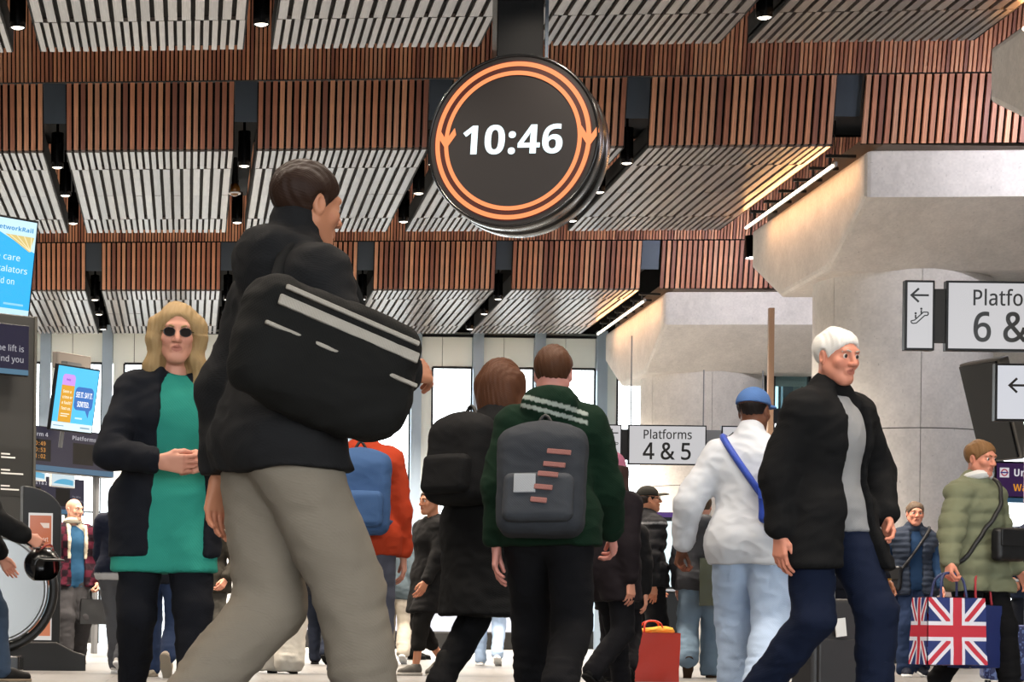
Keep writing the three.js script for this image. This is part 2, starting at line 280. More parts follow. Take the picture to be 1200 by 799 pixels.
// ───────── signs and screens ─────────
function panelSign(name, label, category, w, h, tex, pos, yaw = 0, pitch = 0, o = {}) {
  const t = thing(name, label, category, [pos.x, pos.y, pos.z], 0, o.group); t.rotation.order = 'YXZ'; t.rotation.set(pitch, yaw, 0);
  const th = o.thick ?? 0.09, b = o.border ?? 0.025;
  part('casing', box(w + 2 * b, h + 2 * b, th, 0, 0, -th / 2, 0.008), o.frameMat ?? M.frame, t);
  part(o.faceName ?? 'sign_face', new THREE.PlaneGeometry(w, h).translate(0, 0, 0.004), o.mat ?? screenMat(tex, o.glow ?? 0.62), t);
  return t;
}
function hang(t, x, y, len, z = -0.045) { part('hanger', cyl(0.012, 0.012, len, x, y + len / 2, z, 10), M.grey, t); }
function leg(t, x) { part('leg', box(0.07, t.position.y, 0.07, x, -t.position.y / 2, -0.12), M.grey, t); }
function arrowLeft(g, x, y, s, lw) { g.lineWidth = lw; g.lineCap = 'butt'; g.beginPath(); g.moveTo(x + s, y); g.lineTo(x - s * 0.9, y); g.moveTo(x - s * 0.15, y - s * 0.8); g.lineTo(x - s, y); g.lineTo(x - s * 0.15, y + s * 0.8); g.stroke(); }
function escalatorMark(g, x, y, s) {
  g.lineWidth = s * 0.13; g.lineJoin = 'round'; g.beginPath(); g.moveTo(x - s, y + s * 0.55); g.quadraticCurveTo(x - s * 1.05, y + s * 0.85, x - s * 0.7, y + s * 0.85); g.lineTo(x - s * 0.4, y + s * 0.8); g.lineTo(x + s * 0.55, y - s * 0.1); g.lineTo(x + s * 0.85, y - s * 0.12);
  g.quadraticCurveTo(x + s * 1.05, y - s * 0.3, x + s * 0.9, y - s * 0.5); g.lineTo(x + s * 0.4, y - s * 0.5); g.lineTo(x - s * 0.6, y + s * 0.45); g.closePath(); g.stroke();
  for (const [a, b] of [[-0.5, -0.35], [0.15, -0.9]]) { g.beginPath(); g.arc(x + s * a, y + s * b, s * 0.13, 0, 7); g.fill(); g.fillRect(x + s * (a - 0.09), y + s * (b + 0.17), s * 0.18, s * 0.42); }
}
const paper = '#dcdadc';
const platTex = n => canvas(1024, 512, (g, w, h) => { g.fillStyle = paper; g.fillRect(0, 0, w, h); g.fillStyle = '#141414'; g.textAlign = 'center'; g.lineWidth = 3; g.strokeStyle = '#141414'; g.font = '166px sans-serif'; g.fillText('Platforms', w / 2, 172, 670); g.strokeText('Platforms', w / 2, 172, 670); g.font = '312px sans-serif'; g.lineWidth = 9; g.strokeStyle = '#141414'; g.fillText(n, w / 2, 452, 660); g.strokeText(n, w / 2, 452, 660); });
const escTex = canvas(192, 512, (g, w, h) => { g.fillStyle = paper; g.fillRect(0, 0, w, h); g.fillStyle = g.strokeStyle = '#141414'; arrowLeft(g, 96, 100, 66, 16); escalatorMark(g, 96, 265, 66); });
const arrTex = canvas(512, 512, (g, w, h) => { g.fillStyle = '#e9ebf3'; g.fillRect(0, 0, w, h); g.strokeStyle = '#141414'; arrowLeft(g, 200, 190, 85, 22); });
function platformSign(px0, py0, d, n, label, label2, len) {
  const k = d / F, hgt = 0.70, wid = 1.42, c = at(px0, py0, d).add(V(wid / 2 + 0.03, -hgt / 2 - 0.03, 0));
  const s = panelSign('platform_sign', label, 'sign', wid, hgt, platTex(n), c);
  const a = panelSign('escalator_sign', label2, 'sign', 0.27, hgt, escTex, c.clone().add(V(-wid / 2 - 0.27 / 2 - 0.17, 0, 0)));
  part('joining_bar', box(0.122, hgt * 0.82, 0.06, 0.27 / 2 + 0.085, 0, -0.05), M.black, a);
  return [s, a, c];
}
{
  const [s, a, c] = platformSign(736, 497, 40, '4 & 5', 'white sign reading Platforms 4 & 5 in black', 'narrow arrow and escalator sign beside Platforms 4 & 5');
  hang(s, -0.68, 0.37, 5.6 - c.y); hang(s, 0.68, 0.37, 1.05);
  const p2 = panelSign('escalator_sign', 'white sign edge half hidden behind the blue-capped walker', 'sign', 0.9, 0.7, canvas(256, 200, g => { g.fillStyle = paper; g.fillRect(0, 0, 256, 200); g.strokeStyle = '#141414'; arrowLeft(g, 60, 50, 26, 8); }), c.clone().add(V(0.74 + 0.45 + 0.3, 0, 0)));
  hang(p2, 0.3, 0.37, 1.05); part('joining_bar', box(0.29, 0.58, 0.06, -0.45 - 0.16, 0, -0.05), M.grey, p2);
  const [s6, a6, c6] = platformSign(1108.5, 328, 22.8, '6 & 7', 'white sign reading Platforms 6 & 7 at the right edge of the photo', 'tall narrow arrow and escalator sign beside Platforms 6 & 7');
  hang(s6, 0.5, 0.37, 2.2); hang(s6, 0.2, 0.37, 2.2);
  const lo = at(1166, 427, 24), ls = panelSign('arrow_sign', 'lower white sign with a black left arrow at the right edge', 'sign', 0.6, 0.6, arrTex, lo.add(V(0.33, -0.31, 0)));
  part('post', cyl(0.03, 0.03, lo.y - 0.3, 0.06, -0.3 - (lo.y - 0.3) / 2, -0.05, 16), std(0xb79a98, 0.5), ls);
  // tilted information display seen from its back edge
  const q = at(1166, 480, 26), d = thing('information_display', 'tilted grey display cabinet seen edge-on behind the arrow sign', 'screen', [q.x, q.y, q.z]); d.rotation.order = 'YXZ'; d.rotation.set(0, 0.35, 0.3);
  part('casing', box(0.16, 1.25, 0.7, 0, 0, 0, 0.02), std(0x6d6b67, 0.45, { metalness: 0.3 }), d); part('rear_cover', box(0.03, 1.2, 0.64, -0.1, 0, 0, 0.01), M.frame, d); part('display_glass', box(0.01, 1.15, 0.62, 0.085, 0, 0), M.blackGloss, d);
  part('support_arm', rod(V(0, 0.2, 0), V(0.75, 0.1, 0), 0.03), M.black, d);
  const u = at(1164, 541, 27), un = panelSign('underground_sign', 'purple sign reading Underground and Way out in white and orange', 'sign', 1.5, 0.42, canvas(1024, 288, (g, w, h) => { g.fillStyle = '#3a1f4d'; g.fillRect(0, 0, w, h); g.fillStyle = '#e9e4ea'; g.fillRect(28, 40, 84, 84); g.strokeStyle = '#b23c50'; g.lineWidth = 11; g.beginPath(); g.arc(70, 82, 26, 0, 7); g.stroke(); g.fillStyle = '#3b3c7e'; g.fillRect(34, 76, 72, 12); g.fillStyle = '#f0edf2'; g.font = 'bold 88px sans-serif'; g.fillText('Underground', 150, 112); g.fillStyle = '#f0a02c'; g.font = 'bold 84px sans-serif'; g.fillText('Way out', 150, 240); }), u.add(V(0.76, -0.23, 0)), 0.1, 0, { glow: 0.6 });
  part('lower_strip', box(1.5, 0.06, 0.02, 0, -0.26, 0.01), std(0x4f86b4, 0.5), un); hang(un, 0.55, 0.23, 3); part('top_lamp', box(1.5, 0.03, 0.05, 0, 0.26, -0.03), glow(0xf2f6ff, 1.1), un);
  for (const [px, w] of [[1150, .08], [1172, .2]]) { const g = at(px, 415, 48); struct('window_mullion', box(w, 6.6, 0.1, g.x, 3.3, g.z), M.frame); }
}
// left: blue screens, departure boards, totems
const YAW = 0.9;
const adTex = canvas(512, 512, (g, w, h) => {
  g.fillStyle = '#4cc0f5'; g.fillRect(0, 0, w, h); g.fillStyle = '#c994ee'; g.beginPath(); g.roundRect(70, 60, 160, 120, 34); g.fill(); g.fillStyle = '#d69b22'; g.fillRect(70, 150, 160, 300); g.fillStyle = '#5d2c9a'; g.font = 'bold 24px sans-serif'; g.fillText('Help', 118, 112);
  g.fillStyle = '#f2ead2'; g.font = 'bold 34px sans-serif'; ['Seen a', 'crime or', 'a fault?', 'Text us.'].forEach((s, i) => g.fillText(s, 92, 212 + i * 46, 124)); g.fillRect(96, 378, 108, 8); g.fillRect(96, 396, 86, 8);
  g.fillStyle = '#2a6bb8'; g.beginPath(); g.roundRect(244, 150, 236, 190, 46); g.fill(); g.beginPath(); g.moveTo(390, 330); g.lineTo(440, 400); g.lineTo(450, 320); g.fill(); g.fillStyle = '#ffffff'; g.font = 'bold 62px sans-serif'; g.fillText('SEE IT. SAY IT.', 258, 236, 212); g.fillText('SORTED.', 286, 312, 156);
  g.fillStyle = '#d9f1fb'; g.fillRect(0, 452, w, 60); g.fillStyle = '#7c9fb4'; g.fillRect(24, 478, 130, 7); g.fillRect(360, 476, 120, 12); g.fillStyle = '#bfe6fb'; g.fillRect(280, 400, 90, 14);
});
const railTex = canvas(512, 1024, (g, w, h) => {
  g.fillStyle = '#35b2f3'; g.fillRect(0, 0, w, h); g.fillStyle = '#c8e9fa'; g.fillRect(0, 0, w, 150); g.beginPath(); g.moveTo(200, 150); g.lineTo(w, 150); g.lineTo(w, 330); g.fill();
  g.fillStyle = '#2b87c4'; g.font = 'bold 64px sans-serif'; g.fillText('NetworkRail', 150, 118, 340); g.fillStyle = '#d5c07a'; g.beginPath(); g.moveTo(250, 165); g.lineTo(500, 165); g.lineTo(470, 330); g.fill(); g.strokeStyle = '#eee3b8'; g.lineWidth = 8; for (let i = 0; i < 4; i++) { g.beginPath(); g.moveTo(480, 320); g.lineTo(290 + i * 62, 168); g.stroke(); }
  g.fillStyle = '#d9f2fd'; g.font = '92px sans-serif'; g.fillText('Take care', 70, 440, 330); g.fillText('on escalators', 30, 570, 440); g.fillText('and hold on', 40, 700, 330); g.fillStyle = '#bfe3f5'; g.fillRect(0, 960, w, 64); g.fillStyle = '#8fd0f2'; g.fillRect(290, 900, 170, 22);
});
const boardTex = (head, rows, head2) => canvas(1024, 384, (g, w, h) => { g.fillStyle = '#3d3b4e'; g.fillRect(0, 0, w, h); g.fillStyle = '#5d86a6'; g.fillRect(0, 336, w, 48); g.fillStyle = '#d8d6de'; g.font = 'bold 50px sans-serif'; g.fillText(head, 130, 84); g.fillText(head2, 610, 84); g.fillStyle = '#15120f'; g.fillRect(110, 110, 300, 190); g.fillRect(620, 110, 200, 190); g.fillStyle = '#ffb14a'; g.font = 'bold 48px monospace'; rows.forEach((r, i) => { g.fillText(r, 236, 164 + i * 56, 170); }); g.fillStyle = '#3d3b4e'; g.fillRect(506, 0, 5, 336); g.fillStyle = '#b9b7c2'; g.font = '30px sans-serif'; g.fillText('The lift is', 850, 200, 150); g.fillText('behind you', 850, 240, 150); });
{
  const s1 = panelSign('advert_screen', 'tilted portrait screen reading See it. Say it. Sorted. on light blue', 'screen', 0.86, 0.88, adTex, at(88, 468, 30), YAW, 0.16, { faceName: 'screen', glow: 0.95, thick: 0.05 });
  part('mount', [box(0.3, 0.1, 0.12, 0, 0.46, -0.16), cyl(0.03, 0.03, 1.2, 0, -0.1, -0.16, 12)], M.grey, s1);
  const b1 = panelSign('title_board', 'grey wooden-looking board fixed above the Sorted screen', 'board', 0.7, 0.18, null, at(87, 424, 31), YAW, 0, { mat: std(0x7b746d, 0.8), frameMat: std(0x6e6862, 0.8), faceName: 'board_face' });
  part('mount', cyl(0.02, 0.02, 1.2, 0, -0.55, -0.12, 10), M.grey, b1);
  const s2 = panelSign('advert_screen', 'large blue station screen with a yellow triangle cut by the left edge', 'screen', 0.86, 1.06, railTex, at(3, 311, 24), 0.75, 0.14, { faceName: 'screen', glow: 0.95, thick: 0.12 });
  part('mount', [cyl(0.04, 0.04, 1.9, -0.2, -0.9, -0.25, 12), box(0.5, 0.2, 0.2, 0, 0.3, -0.2)], M.grey, s2);
  const d1 = panelSign('departure_board', 'purple departure board with an orange display and blue lower strip, the upper one', 'board', 2.3, 0.62, boardTex('Platform 4', ['10:49 ●', '10:53 ●', '11:02 ●'], 'Platforms 4 & 5'), at(72, 528, 30.5), YAW, 0, { glow: 0.5, thick: 0.2, border: 0.01 });
  leg(d1, -0.7); leg(d1, 0.9);
  const d2 = panelSign('departure_board', 'purple departure board with orange lettering, the lower one above the bald man', 'board', 1.7, 0.55, boardTex('Platforms 1 & 2', ['10:58 Oxted', '11:04 Dover', ''], 'Platform 3'), at(56, 580, 33), YAW, 0, { glow: 0.5, thick: 0.2, border: 0.01 });
  leg(d2, -0.5); leg(d2, 0.6);
  for (const [px, py, w] of [[42, 553, 0.42], [74, 561, 0.5]]) { const p = panelSign('map_panel', `small pale blue panel between the departure boards, ${px < 50 ? 'left' : 'right'} one`, 'panel', w, 0.17, canvas(128, 64, g => { g.fillStyle = '#dceef5'; g.fillRect(0, 0, 128, 64); g.fillStyle = '#5fb6dc'; g.beginPath(); g.moveTo(8, 50); g.quadraticCurveTo(50, 8, 120, 30); g.lineTo(120, 56); g.fill(); }), at(px, py + 2, 31.5), YAW, 0, { glow: 0.7, thick: 0.04, border: 0.015, frameMat: M.white }); hang(p, 0, 0.08, 0.3); }
  // dark totem with the lift sign
  const c = at(12, 500, 22), t = thing('information_totem', 'tall dark grey totem with prohibition symbols at the left edge', 'totem', [c.x - 0.12, 0, c.z], 0.62);
  part('body', box(0.7, 3.6, 0.24, 0, 1.8, 0, 0.015), std(0x181918, 0.6), t);
  part('side_trim', box(0.03, 3.6, 0.26, 0.36, 1.8, 0), std(0x35342f, 0.6), t);
  const sym = canvas(256, 256, (g) => { g.clearRect(0, 0, 256, 256); g.fillStyle = '#181918'; g.fillRect(0, 0, 256, 256); for (let i = 0; i < 3; i++) { const y = 44 + i * 84; g.fillStyle = '#e6e2e0'; g.beginPath(); g.arc(50, y, 36, 0, 7); g.fill(); g.strokeStyle = '#b0333c'; g.lineWidth = 9; g.stroke(); g.beginPath(); g.moveTo(26, y - 24); g.lineTo(74, y + 24); g.stroke(); g.fillStyle = '#1c1c1c'; g.fillRect(44, y - 18, 12, 34); g.fillStyle = '#bdbbb8'; g.fillRect(104, y - 12, 44, 8); g.fillRect(104, y + 6, [70, 110, 90][i], 8); } });
  part('symbol_panel', new THREE.PlaneGeometry(0.62, 0.5).translate(0.02, 1.98, 0.123), printMat(sym), t);
  const l = at(6, 409, 21.7), ls = panelSign('lift_sign', 'purple sign reading The lift is behind you on the dark totem', 'sign', 0.85, 0.5, canvas(512, 320, (g, w, h) => { g.fillStyle = '#35324a'; g.fillRect(0, 0, w, h); g.fillStyle = '#6d97b3'; g.fillRect(0, 286, w, 34); g.fillStyle = '#e4e3ea'; g.font = '54px sans-serif'; g.textAlign = 'right'; g.fillText('The lift is', 480, 170); g.fillText('behind you', 480, 240); g.beginPath(); g.arc(210, 152, 24, 0, 7); g.fill(); g.fillStyle = '#35324a'; g.font = 'bold 36px sans-serif'; g.textAlign = 'center'; g.fillText('i', 210, 165); }), l.add(V(-0.12, 0, 0.1)), 0.62, 0, { glow: 0.5, border: 0.01, thick: 0.06 });
  // advert totem
  const a0 = at(47, 760, 19.2), at0 = thing('advert_totem', 'black-framed lit advert totem with an orange poster beside the escalator', 'totem', [a0.x, 0, a0.z], 0.25);
  const top = new THREE.Shape(); top.moveTo(-0.17, 0.22); top.lineTo(0.16, 0.22); top.lineTo(0.16, 1.46); top.quadraticCurveTo(0.08, 1.62, -0.17, 1.64); top.closePath();
  part('frame', new THREE.ExtrudeGeometry(top, { depth: 0.14, bevelEnabled: true, bevelSize: 0.01, bevelThickness: 0.01, bevelSegments: 2 }).translate(0, 0, -0.09), M.black, at0);
  part('poster', new THREE.PlaneGeometry(0.22, 1.14).translate(-0.02, 0.84, 0.064), screenMat(canvas(256, 1024, (g, w, h) => { g.fillStyle = '#e8e2dc'; g.fillRect(0, 0, w, h); g.fillStyle = '#c96a3e'; g.fillRect(14, 20, w - 28, 560); g.fillStyle = '#d9825a'; g.fillRect(14, 860, w - 28, 130); g.fillStyle = '#f1d8c6'; g.font = '52px sans-serif'; g.fillText('Support', 40, 230, 170); g.fillText('visits', 50, 400, 150); g.beginPath(); g.moveTo(120, 80); g.lineTo(220, 80); g.lineTo(220, 120); g.lineTo(160, 120); g.fill(); g.fillStyle = '#9fb4bd'; g.fillRect(14, 600, w - 28, 240); }), 0.6), at0);
  const ft = new THREE.Shape([[-0.3, 0], [0.36, 0], [0.36, 0.13], [0.26, 0.16], [0.1, 0.24], [-0.3, 0.24]].map(p => new THREE.Vector2(...p)));
  part('foot', new THREE.ExtrudeGeometry(ft, { depth: 0.5, bevelEnabled: true, bevelSize: 0.015, bevelThickness: 0.015, bevelSegments: 2 }).translate(0, 0, -0.28), M.black, at0);
  // escalator newel, its round end towards the middle of the hall
  const e0 = at(-8, 690, 18.3), es = thing('escalator', 'grey escalator end with a curved black handrail at the left edge', 'escalator', [e0.x, 0, e0.z]);
  const R = 0.52, y = e0.y;
  const pts = []; for (let i = 0; i <= 24; i++) { const a = -Math.PI / 2 + i * Math.PI / 24 * 1.02; pts.push([R * Math.cos(a), y + R * Math.sin(a), 0]); }
  part('handrail', tube([[-2.2, y - R, 0], [-0.6, y - R, 0], ...pts, [-0.7, y + R + 0.1, 0], [-2.4, y + R + 0.95, 0]], 0.04, 120, 10), M.black, es);
  const sh = new THREE.Shape(); sh.moveTo(-2.2, y - R + 0.05); sh.lineTo(0, y - R + 0.05); sh.absarc(0, y, R - 0.05, -Math.PI / 2, Math.PI / 2, false); sh.lineTo(-2.2, y + R + 0.7); sh.closePath();
  part('balustrade', new THREE.ExtrudeGeometry(sh, { depth: 0.04, bevelEnabled: false, curveSegments: 32 }).translate(0, 0, -0.02), std(0xa3a6a7, 0.3, { metalness: 0.35 }), es);
  part('trim_ring', tube(pts.map(p => [p[0] * 0.88, y + (p[1] - y) * 0.88, 0.03]), 0.02, 60, 8), M.steel, es);
  part('base', box(2.4, 0.14, 0.5, -0.95, 0.07, 0, 0.02), M.blackGloss, es); part('pedestal', box(1.6, Math.max(0.05, y - R), 0.16, -1.2, (y - R) / 2, 0), M.black, es);
}

// ───────── kiosks and the foot of the far wall ─────────
{
  const c = at(270, 700, 48.5), t = struct('cladding_pier', box(0.78, 5.4, 0.4, c.x, 2.7, -48.6), std(0x8c8f8f, 0.6)); void t;
  const pier = structGroup('pier_cladding'); for (let i = 0; i < 6; i++) for (const s of [-1, 1]) part('cladding_panel', box(0.38, 0.87, 0.03, c.x + s * 0.196, 0.46 + i * 0.89, -48.385), M.cladding, pier);
  const k = thing('shop_counter', 'long black plinth with lit white panels at the far end of the hall', 'counter', [at(480, 740, 46).x, 0, -46]);
  part('plinth', box(7.2, 0.36, 0.5, 0, 0.18, 0, 0.01), M.black, k);
  for (let i = 0; i < 6; i++) part('lit_panel', box(1.1, 0.9, 0.06, -3 + i * 1.2, 0.83, 0), glow(0xf4f4ff, 0.85), k);
  for (let i = 0; i < 7; i++) part('upright', box(0.08, 1.3, 0.1, -3.6 + i * 1.2, 0.65, 0.02), M.frame, k);
  const o = at(638, 715, 42), s = thing('shop_sign', 'small purple lit sign with white lettering low between the walkers\' legs', 'sign', [o.x, 0, o.z]);
  part('sign_box', box(0.62, 0.5, 0.1, 0, o.y + 0.1, 0, 0.01), M.black, s);
  part('sign_face', new THREE.PlaneGeometry(0.6, 0.48).translate(0, o.y + 0.1, 0.056), screenMat(canvas(256, 205, (g, w, h) => { g.fillStyle = '#3b3560'; g.fillRect(0, 0, w, h); g.fillStyle = '#565087'; g.beginPath(); g.arc(120, 40, 70, 0, 7); g.fill(); g.fillStyle = '#f4f2ff'; g.font = 'bold 78px sans-serif'; g.fillText('ottlo', 40, 170, 190); }), 0.9), s);
  part('leg', box(0.05, o.y, 0.06, -0.28, o.y / 2, -0.02), M.frame, s); part('leg', box(0.08, o.y, 0.06, 0.2, o.y / 2, -0.02), M.frame, s);
  const m = at(786, 640, 31), tm = thing('ticket_machine', 'ticket machine with a bright screen under a purple header beside the capped man', 'machine', [m.x, 0, m.z]);
  part('cabinet', box(0.5, 2.12, 0.4, 0, 1.06, -0.22, 0.02), M.frame, tm); part('screen', box(0.42, 0.95, 0.02, 0, 1.55, 0), glow(0xdff6fa, 1.0), tm); part('header', box(0.52, 0.07, 0.05, 0, 2.12, 0), glow(0x5a3a86, 0.6), tm); part('shelf', box(0.5, 0.04, 0.16, 0, 1.02, 0.06, 0.01), M.steel, tm);
  const st = at(901, 600, 34), pt = thing('steel_post', 'slim pale post standing left of the big concrete column', 'post', [st.x, 0, st.z]); part('shaft', box(0.09, 5.6, 0.09, 0, 2.8, 0, 0.01), std(0xa88a72, 0.5), pt); part('foot', box(0.2, 0.02, 0.2, 0, 0.01, 0), M.grey, pt);
  const g0 = at(920, 420, 44), gl = structGroup('door_1'); gl.position.set(g0.x, 0, g0.z);
  part('frame', [box(0.3, 6.2, 0.12, -0.36, 3.1, 0), box(0.06, 6.2, 0.12, 0.5, 3.1, 0), box(1.3, 0.3, 0.14, 0.1, 5.1 - 0.2, 0.02), box(1.3, 0.12, 0.12, 0.1, 6.15, 0)], M.frame, gl);
  part('pane', new THREE.PlaneGeometry(0.75, 1.2).translate(0.1, 5.6, 0), M.tintedGlass, gl); part('door_leaf', box(0.75, 4.6, 0.06, 0.1, 2.3, 0), std(0x202326, 0.3), gl);
  // slatted bench wrapped round the big column
  const cz = zAt(29.9 + 3.35, 10.75), bench = thing('slatted_bench', 'curved bench of upright wooden slats wrapped round the big concrete column', 'bench', [10.75, 0, cz]);
  part('kick_ring', new THREE.CylinderGeometry(1.64, 1.64, 0.14, 48, 1, true).translate(0, 0.07, 0), M.black, bench);
  part('backing', new THREE.LatheGeometry([[1.58, 0.12], [1.63, 0.12], [1.63, 0.88], [1.58, 0.88], [1.58, 0.12]].map(p => new THREE.Vector2(...p)), 64), M.blackBoard, bench);
  const slat = box(0.06, 0.42, 0.04), slat2 = box(0.06, 0.33, 0.04);
  for (let i = 0; i < 116; i++) { const a = i / 116 * Math.PI * 2; for (const [gg, yy] of [[slat2, 0.3], [slat, 0.69]]) { const s1 = part('slat', gg, brownMats[Math.floor(rnd() * 7)], bench); s1.position.set(1.66 * Math.sin(a), yy, 1.66 * Math.cos(a)); s1.rotation.y = a; } }
  part('seat_ring', new THREE.RingGeometry(1.28, 1.7, 64).rotateX(-Math.PI / 2).translate(0, 0.91, 0), brownMats[0], bench);
}

// ───────── figures: a smooth-union distance field on a grid, meshed by surface nets ─────────
class Field {
  constructor(cell) { this.c = cell; this.ops = []; this.lo = [1e9, 1e9, 1e9]; this.hi = [-1e9, -1e9, -1e9]; this.post = []; }
  put(f, lo, hi, k, sub) { this.ops.push([f, lo, hi, k, sub]); if (!sub) for (let i = 0; i < 3; i++) { this.lo[i] = Math.min(this.lo[i], lo[i]); this.hi[i] = Math.max(this.hi[i], hi[i]); } return this; }
  cone(a, b, ra, rb, k = 0.03, o = {}) {
    const bx = b.x - a.x, by = b.y - a.y, bz = b.z - a.z, bb = bx * bx + by * by + bz * bz || 1e-9, n = o.flat?.[0], s = o.flat ? 1 / o.flat[1] - 1 : 0, R = Math.max(ra, rb) * Math.max(1, o.flat?.[1] ?? 1);
    const f = (x, y, z) => {
      x -= a.x; y -= a.y; z -= a.z; let t = (x * bx + y * by + z * bz) / bb; t = t < 0 ? 0 : t > 1 ? 1 : t;
      x -= bx * t; y -= by * t; z -= bz * t; if (n) { const c = (x * n.x + y * n.y + z * n.z) * s; x += n.x * c; y += n.y * c; z += n.z * c; }
      return Math.sqrt(x * x + y * y + z * z) - ra - (rb - ra) * t;
    };
    return this.put(f, [Math.min(a.x, b.x) - R, Math.min(a.y, b.y) - R, Math.min(a.z, b.z) - R], [Math.max(a.x, b.x) + R, Math.max(a.y, b.y) + R, Math.max(a.z, b.z) + R], k, o.sub);
  }
  ell(c, r, k = 0.03, o = {}) {
    const q = o.rot ? new THREE.Quaternion().setFromEuler(new THREE.Euler(...o.rot)).invert() : o.q ? o.q.clone().invert() : null, v = V(0, 0, 0), m = Math.min(...r), R = Math.max(...r);
    const f = (x, y, z) => { v.set(x - c.x, y - c.y, z - c.z); if (q) v.applyQuaternion(q); const a = v.x / r[0], b = v.y / r[1], d = v.z / r[2], k0 = Math.sqrt(a * a + b * b + d * d), e = a / r[0], g = b / r[1], h = d / r[2], k1 = Math.sqrt(e * e + g * g + h * h); return k1 < 1e-6 ? -m : k0 * (k0 - 1) / k1; };
    const ex = q ? [R, R, R] : r;
    return this.put(f, [c.x - ex[0], c.y - ex[1], c.z - ex[2]], [c.x + ex[0], c.y + ex[1], c.z + ex[2]], k, o.sub);
  }
  rbox(c, h, r, k = 0.01, o = {}) {
    const q = o.q ? o.q.clone().invert() : null, v = V(0, 0, 0), R = q ? Math.hypot(...h) : 0;
    const f = (x, y, z) => { v.set(x - c.x, y - c.y, z - c.z); if (q) v.applyQuaternion(q); const a = Math.abs(v.x) - h[0] + r, b = Math.abs(v.y) - h[1] + r, d = Math.abs(v.z) - h[2] + r; return Math.hypot(Math.max(a, 0), Math.max(b, 0), Math.max(d, 0)) + Math.min(Math.max(a, b, d), 0) - r; };
    const ex = q ? [R, R, R] : h; return this.put(f, [c.x - ex[0], c.y - ex[1], c.z - ex[2]], [c.x + ex[0], c.y + ex[1], c.z + ex[2]], k, o.sub);
  }
  cut(p, n) { const q = n.clone().normalize(), d = p.dot(q); this.post.push((x, y, z) => x * q.x + y * q.y + z * q.z - d); return this; }   // keeps the side the normal points away from
  mesh() {
    const c = this.c, pad = 3 * c + 0.03, lo = this.lo.map(v => v - pad), n = [0, 1, 2].map(i => Math.ceil((this.hi[i] + pad - lo[i]) / c) + 1), [nx, ny, nz] = n, nxy = nx * ny, f = new Float32Array(nxy * nz).fill(0.5);
    for (const [fn, l, h, k, sub] of this.ops) {
      const m = k + 2.5 * c, i0 = [0, 1, 2].map(q => Math.max(0, Math.floor((l[q] - m - lo[q]) / c))), i1 = [0, 1, 2].map(q => Math.min(n[q] - 1, Math.ceil((h[q] + m - lo[q]) / c)));
      for (let z = i0[2]; z <= i1[2]; z++) for (let y = i0[1]; y <= i1[1]; y++) for (let x = i0[0], w = z * nxy + y * nx + x; x <= i1[0]; x++, w++) {
        let d = fn(lo[0] + x * c, lo[1] + y * c, lo[2] + z * c), e = f[w];
        if (sub) { d = -d; const t = k - Math.abs(d - e); f[w] = Math.max(d, e) + (t > 0 ? t * t / (4 * k) : 0); }
        else { const t = k - Math.abs(d - e); f[w] = Math.min(d, e) - (t > 0 ? t * t / (4 * k) : 0); }
      }
    }
    for (const p of this.post) for (let z = 0, w = 0; z < nz; z++) for (let y = 0; y < ny; y++) for (let x = 0; x < nx; x++, w++) { const d = p(lo[0] + x * c, lo[1] + y * c, lo[2] + z * c); if (d > f[w]) f[w] = d; }
    const id = new Int32Array(nxy * nz).fill(-1), pos = [], idx = [], off = [0, 1, nx, nx + 1, nxy, nxy + 1, nxy + nx, nxy + nx + 1];
    const E = [[0, 1], [2, 3], [4, 5], [6, 7], [0, 2], [1, 3], [4, 6], [5, 7], [0, 4], [1, 5], [2, 6], [3, 7]];
    for (let z = 0; z < nz - 1; z++) for (let y = 0; y < ny - 1; y++) for (let x = 0; x < nx - 1; x++) {
      const w = z * nxy + y * nx + x; let m = 0; for (let q = 0; q < 8; q++) if (f[w + off[q]] < 0) m |= 1 << q;
      if (m === 0 || m === 255) continue;
      let sx = 0, sy = 0, sz = 0, k = 0;
      for (const [a, b] of E) { if ((m >> a & 1) === (m >> b & 1)) continue; const fa = f[w + off[a]], fb = f[w + off[b]], t = fa / (fa - fb); sx += (a & 1) + t * ((b & 1) - (a & 1)); sy += (a >> 1 & 1) + t * ((b >> 1 & 1) - (a >> 1 & 1)); sz += (a >> 2) + t * ((b >> 2) - (a >> 2)); k++; }
      id[w] = pos.length / 3; pos.push(lo[0] + (x + sx / k) * c, lo[1] + (y + sy / k) * c, lo[2] + (z + sz / k) * c);
    }
    const quad = (a, b, d, e, flip) => { if (a < 0 || b < 0 || d < 0 || e < 0) return; flip ? idx.push(a, d, b, a, e, d) : idx.push(a, b, d, a, d, e); };
    for (let z = 1; z < nz - 1; z++) for (let y = 1; y < ny - 1; y++) for (let x = 1; x < nx - 1; x++) {
      const w = z * nxy + y * nx + x, s = f[w] < 0;
      if (s !== f[w + 1] < 0) quad(id[w - nx - nxy], id[w - nxy], id[w], id[w - nx], !s);
      if (s !== f[w + nx] < 0) quad(id[w - 1 - nxy], id[w - nxy], id[w], id[w - 1], s);
      if (s !== f[w + nxy] < 0) quad(id[w - 1 - nx], id[w - nx], id[w], id[w - 1], !s);
    }
    const g = new THREE.BufferGeometry(); g.setAttribute('position', new THREE.Float32BufferAttribute(pos, 3)); g.setIndex(idx); g.computeVertexNormals(); return g;
  }
}
function displace(g, fn) { const p = g.attributes.position, n = g.attributes.normal; for (let i = 0; i < p.count; i++) { const x = p.getX(i), y = p.getY(i), z = p.getZ(i), d = fn(x, y, z); p.setXYZ(i, x + n.getX(i) * d, y + n.getY(i) * d, z + n.getZ(i) * d); } g.computeVertexNormals(); return g; }
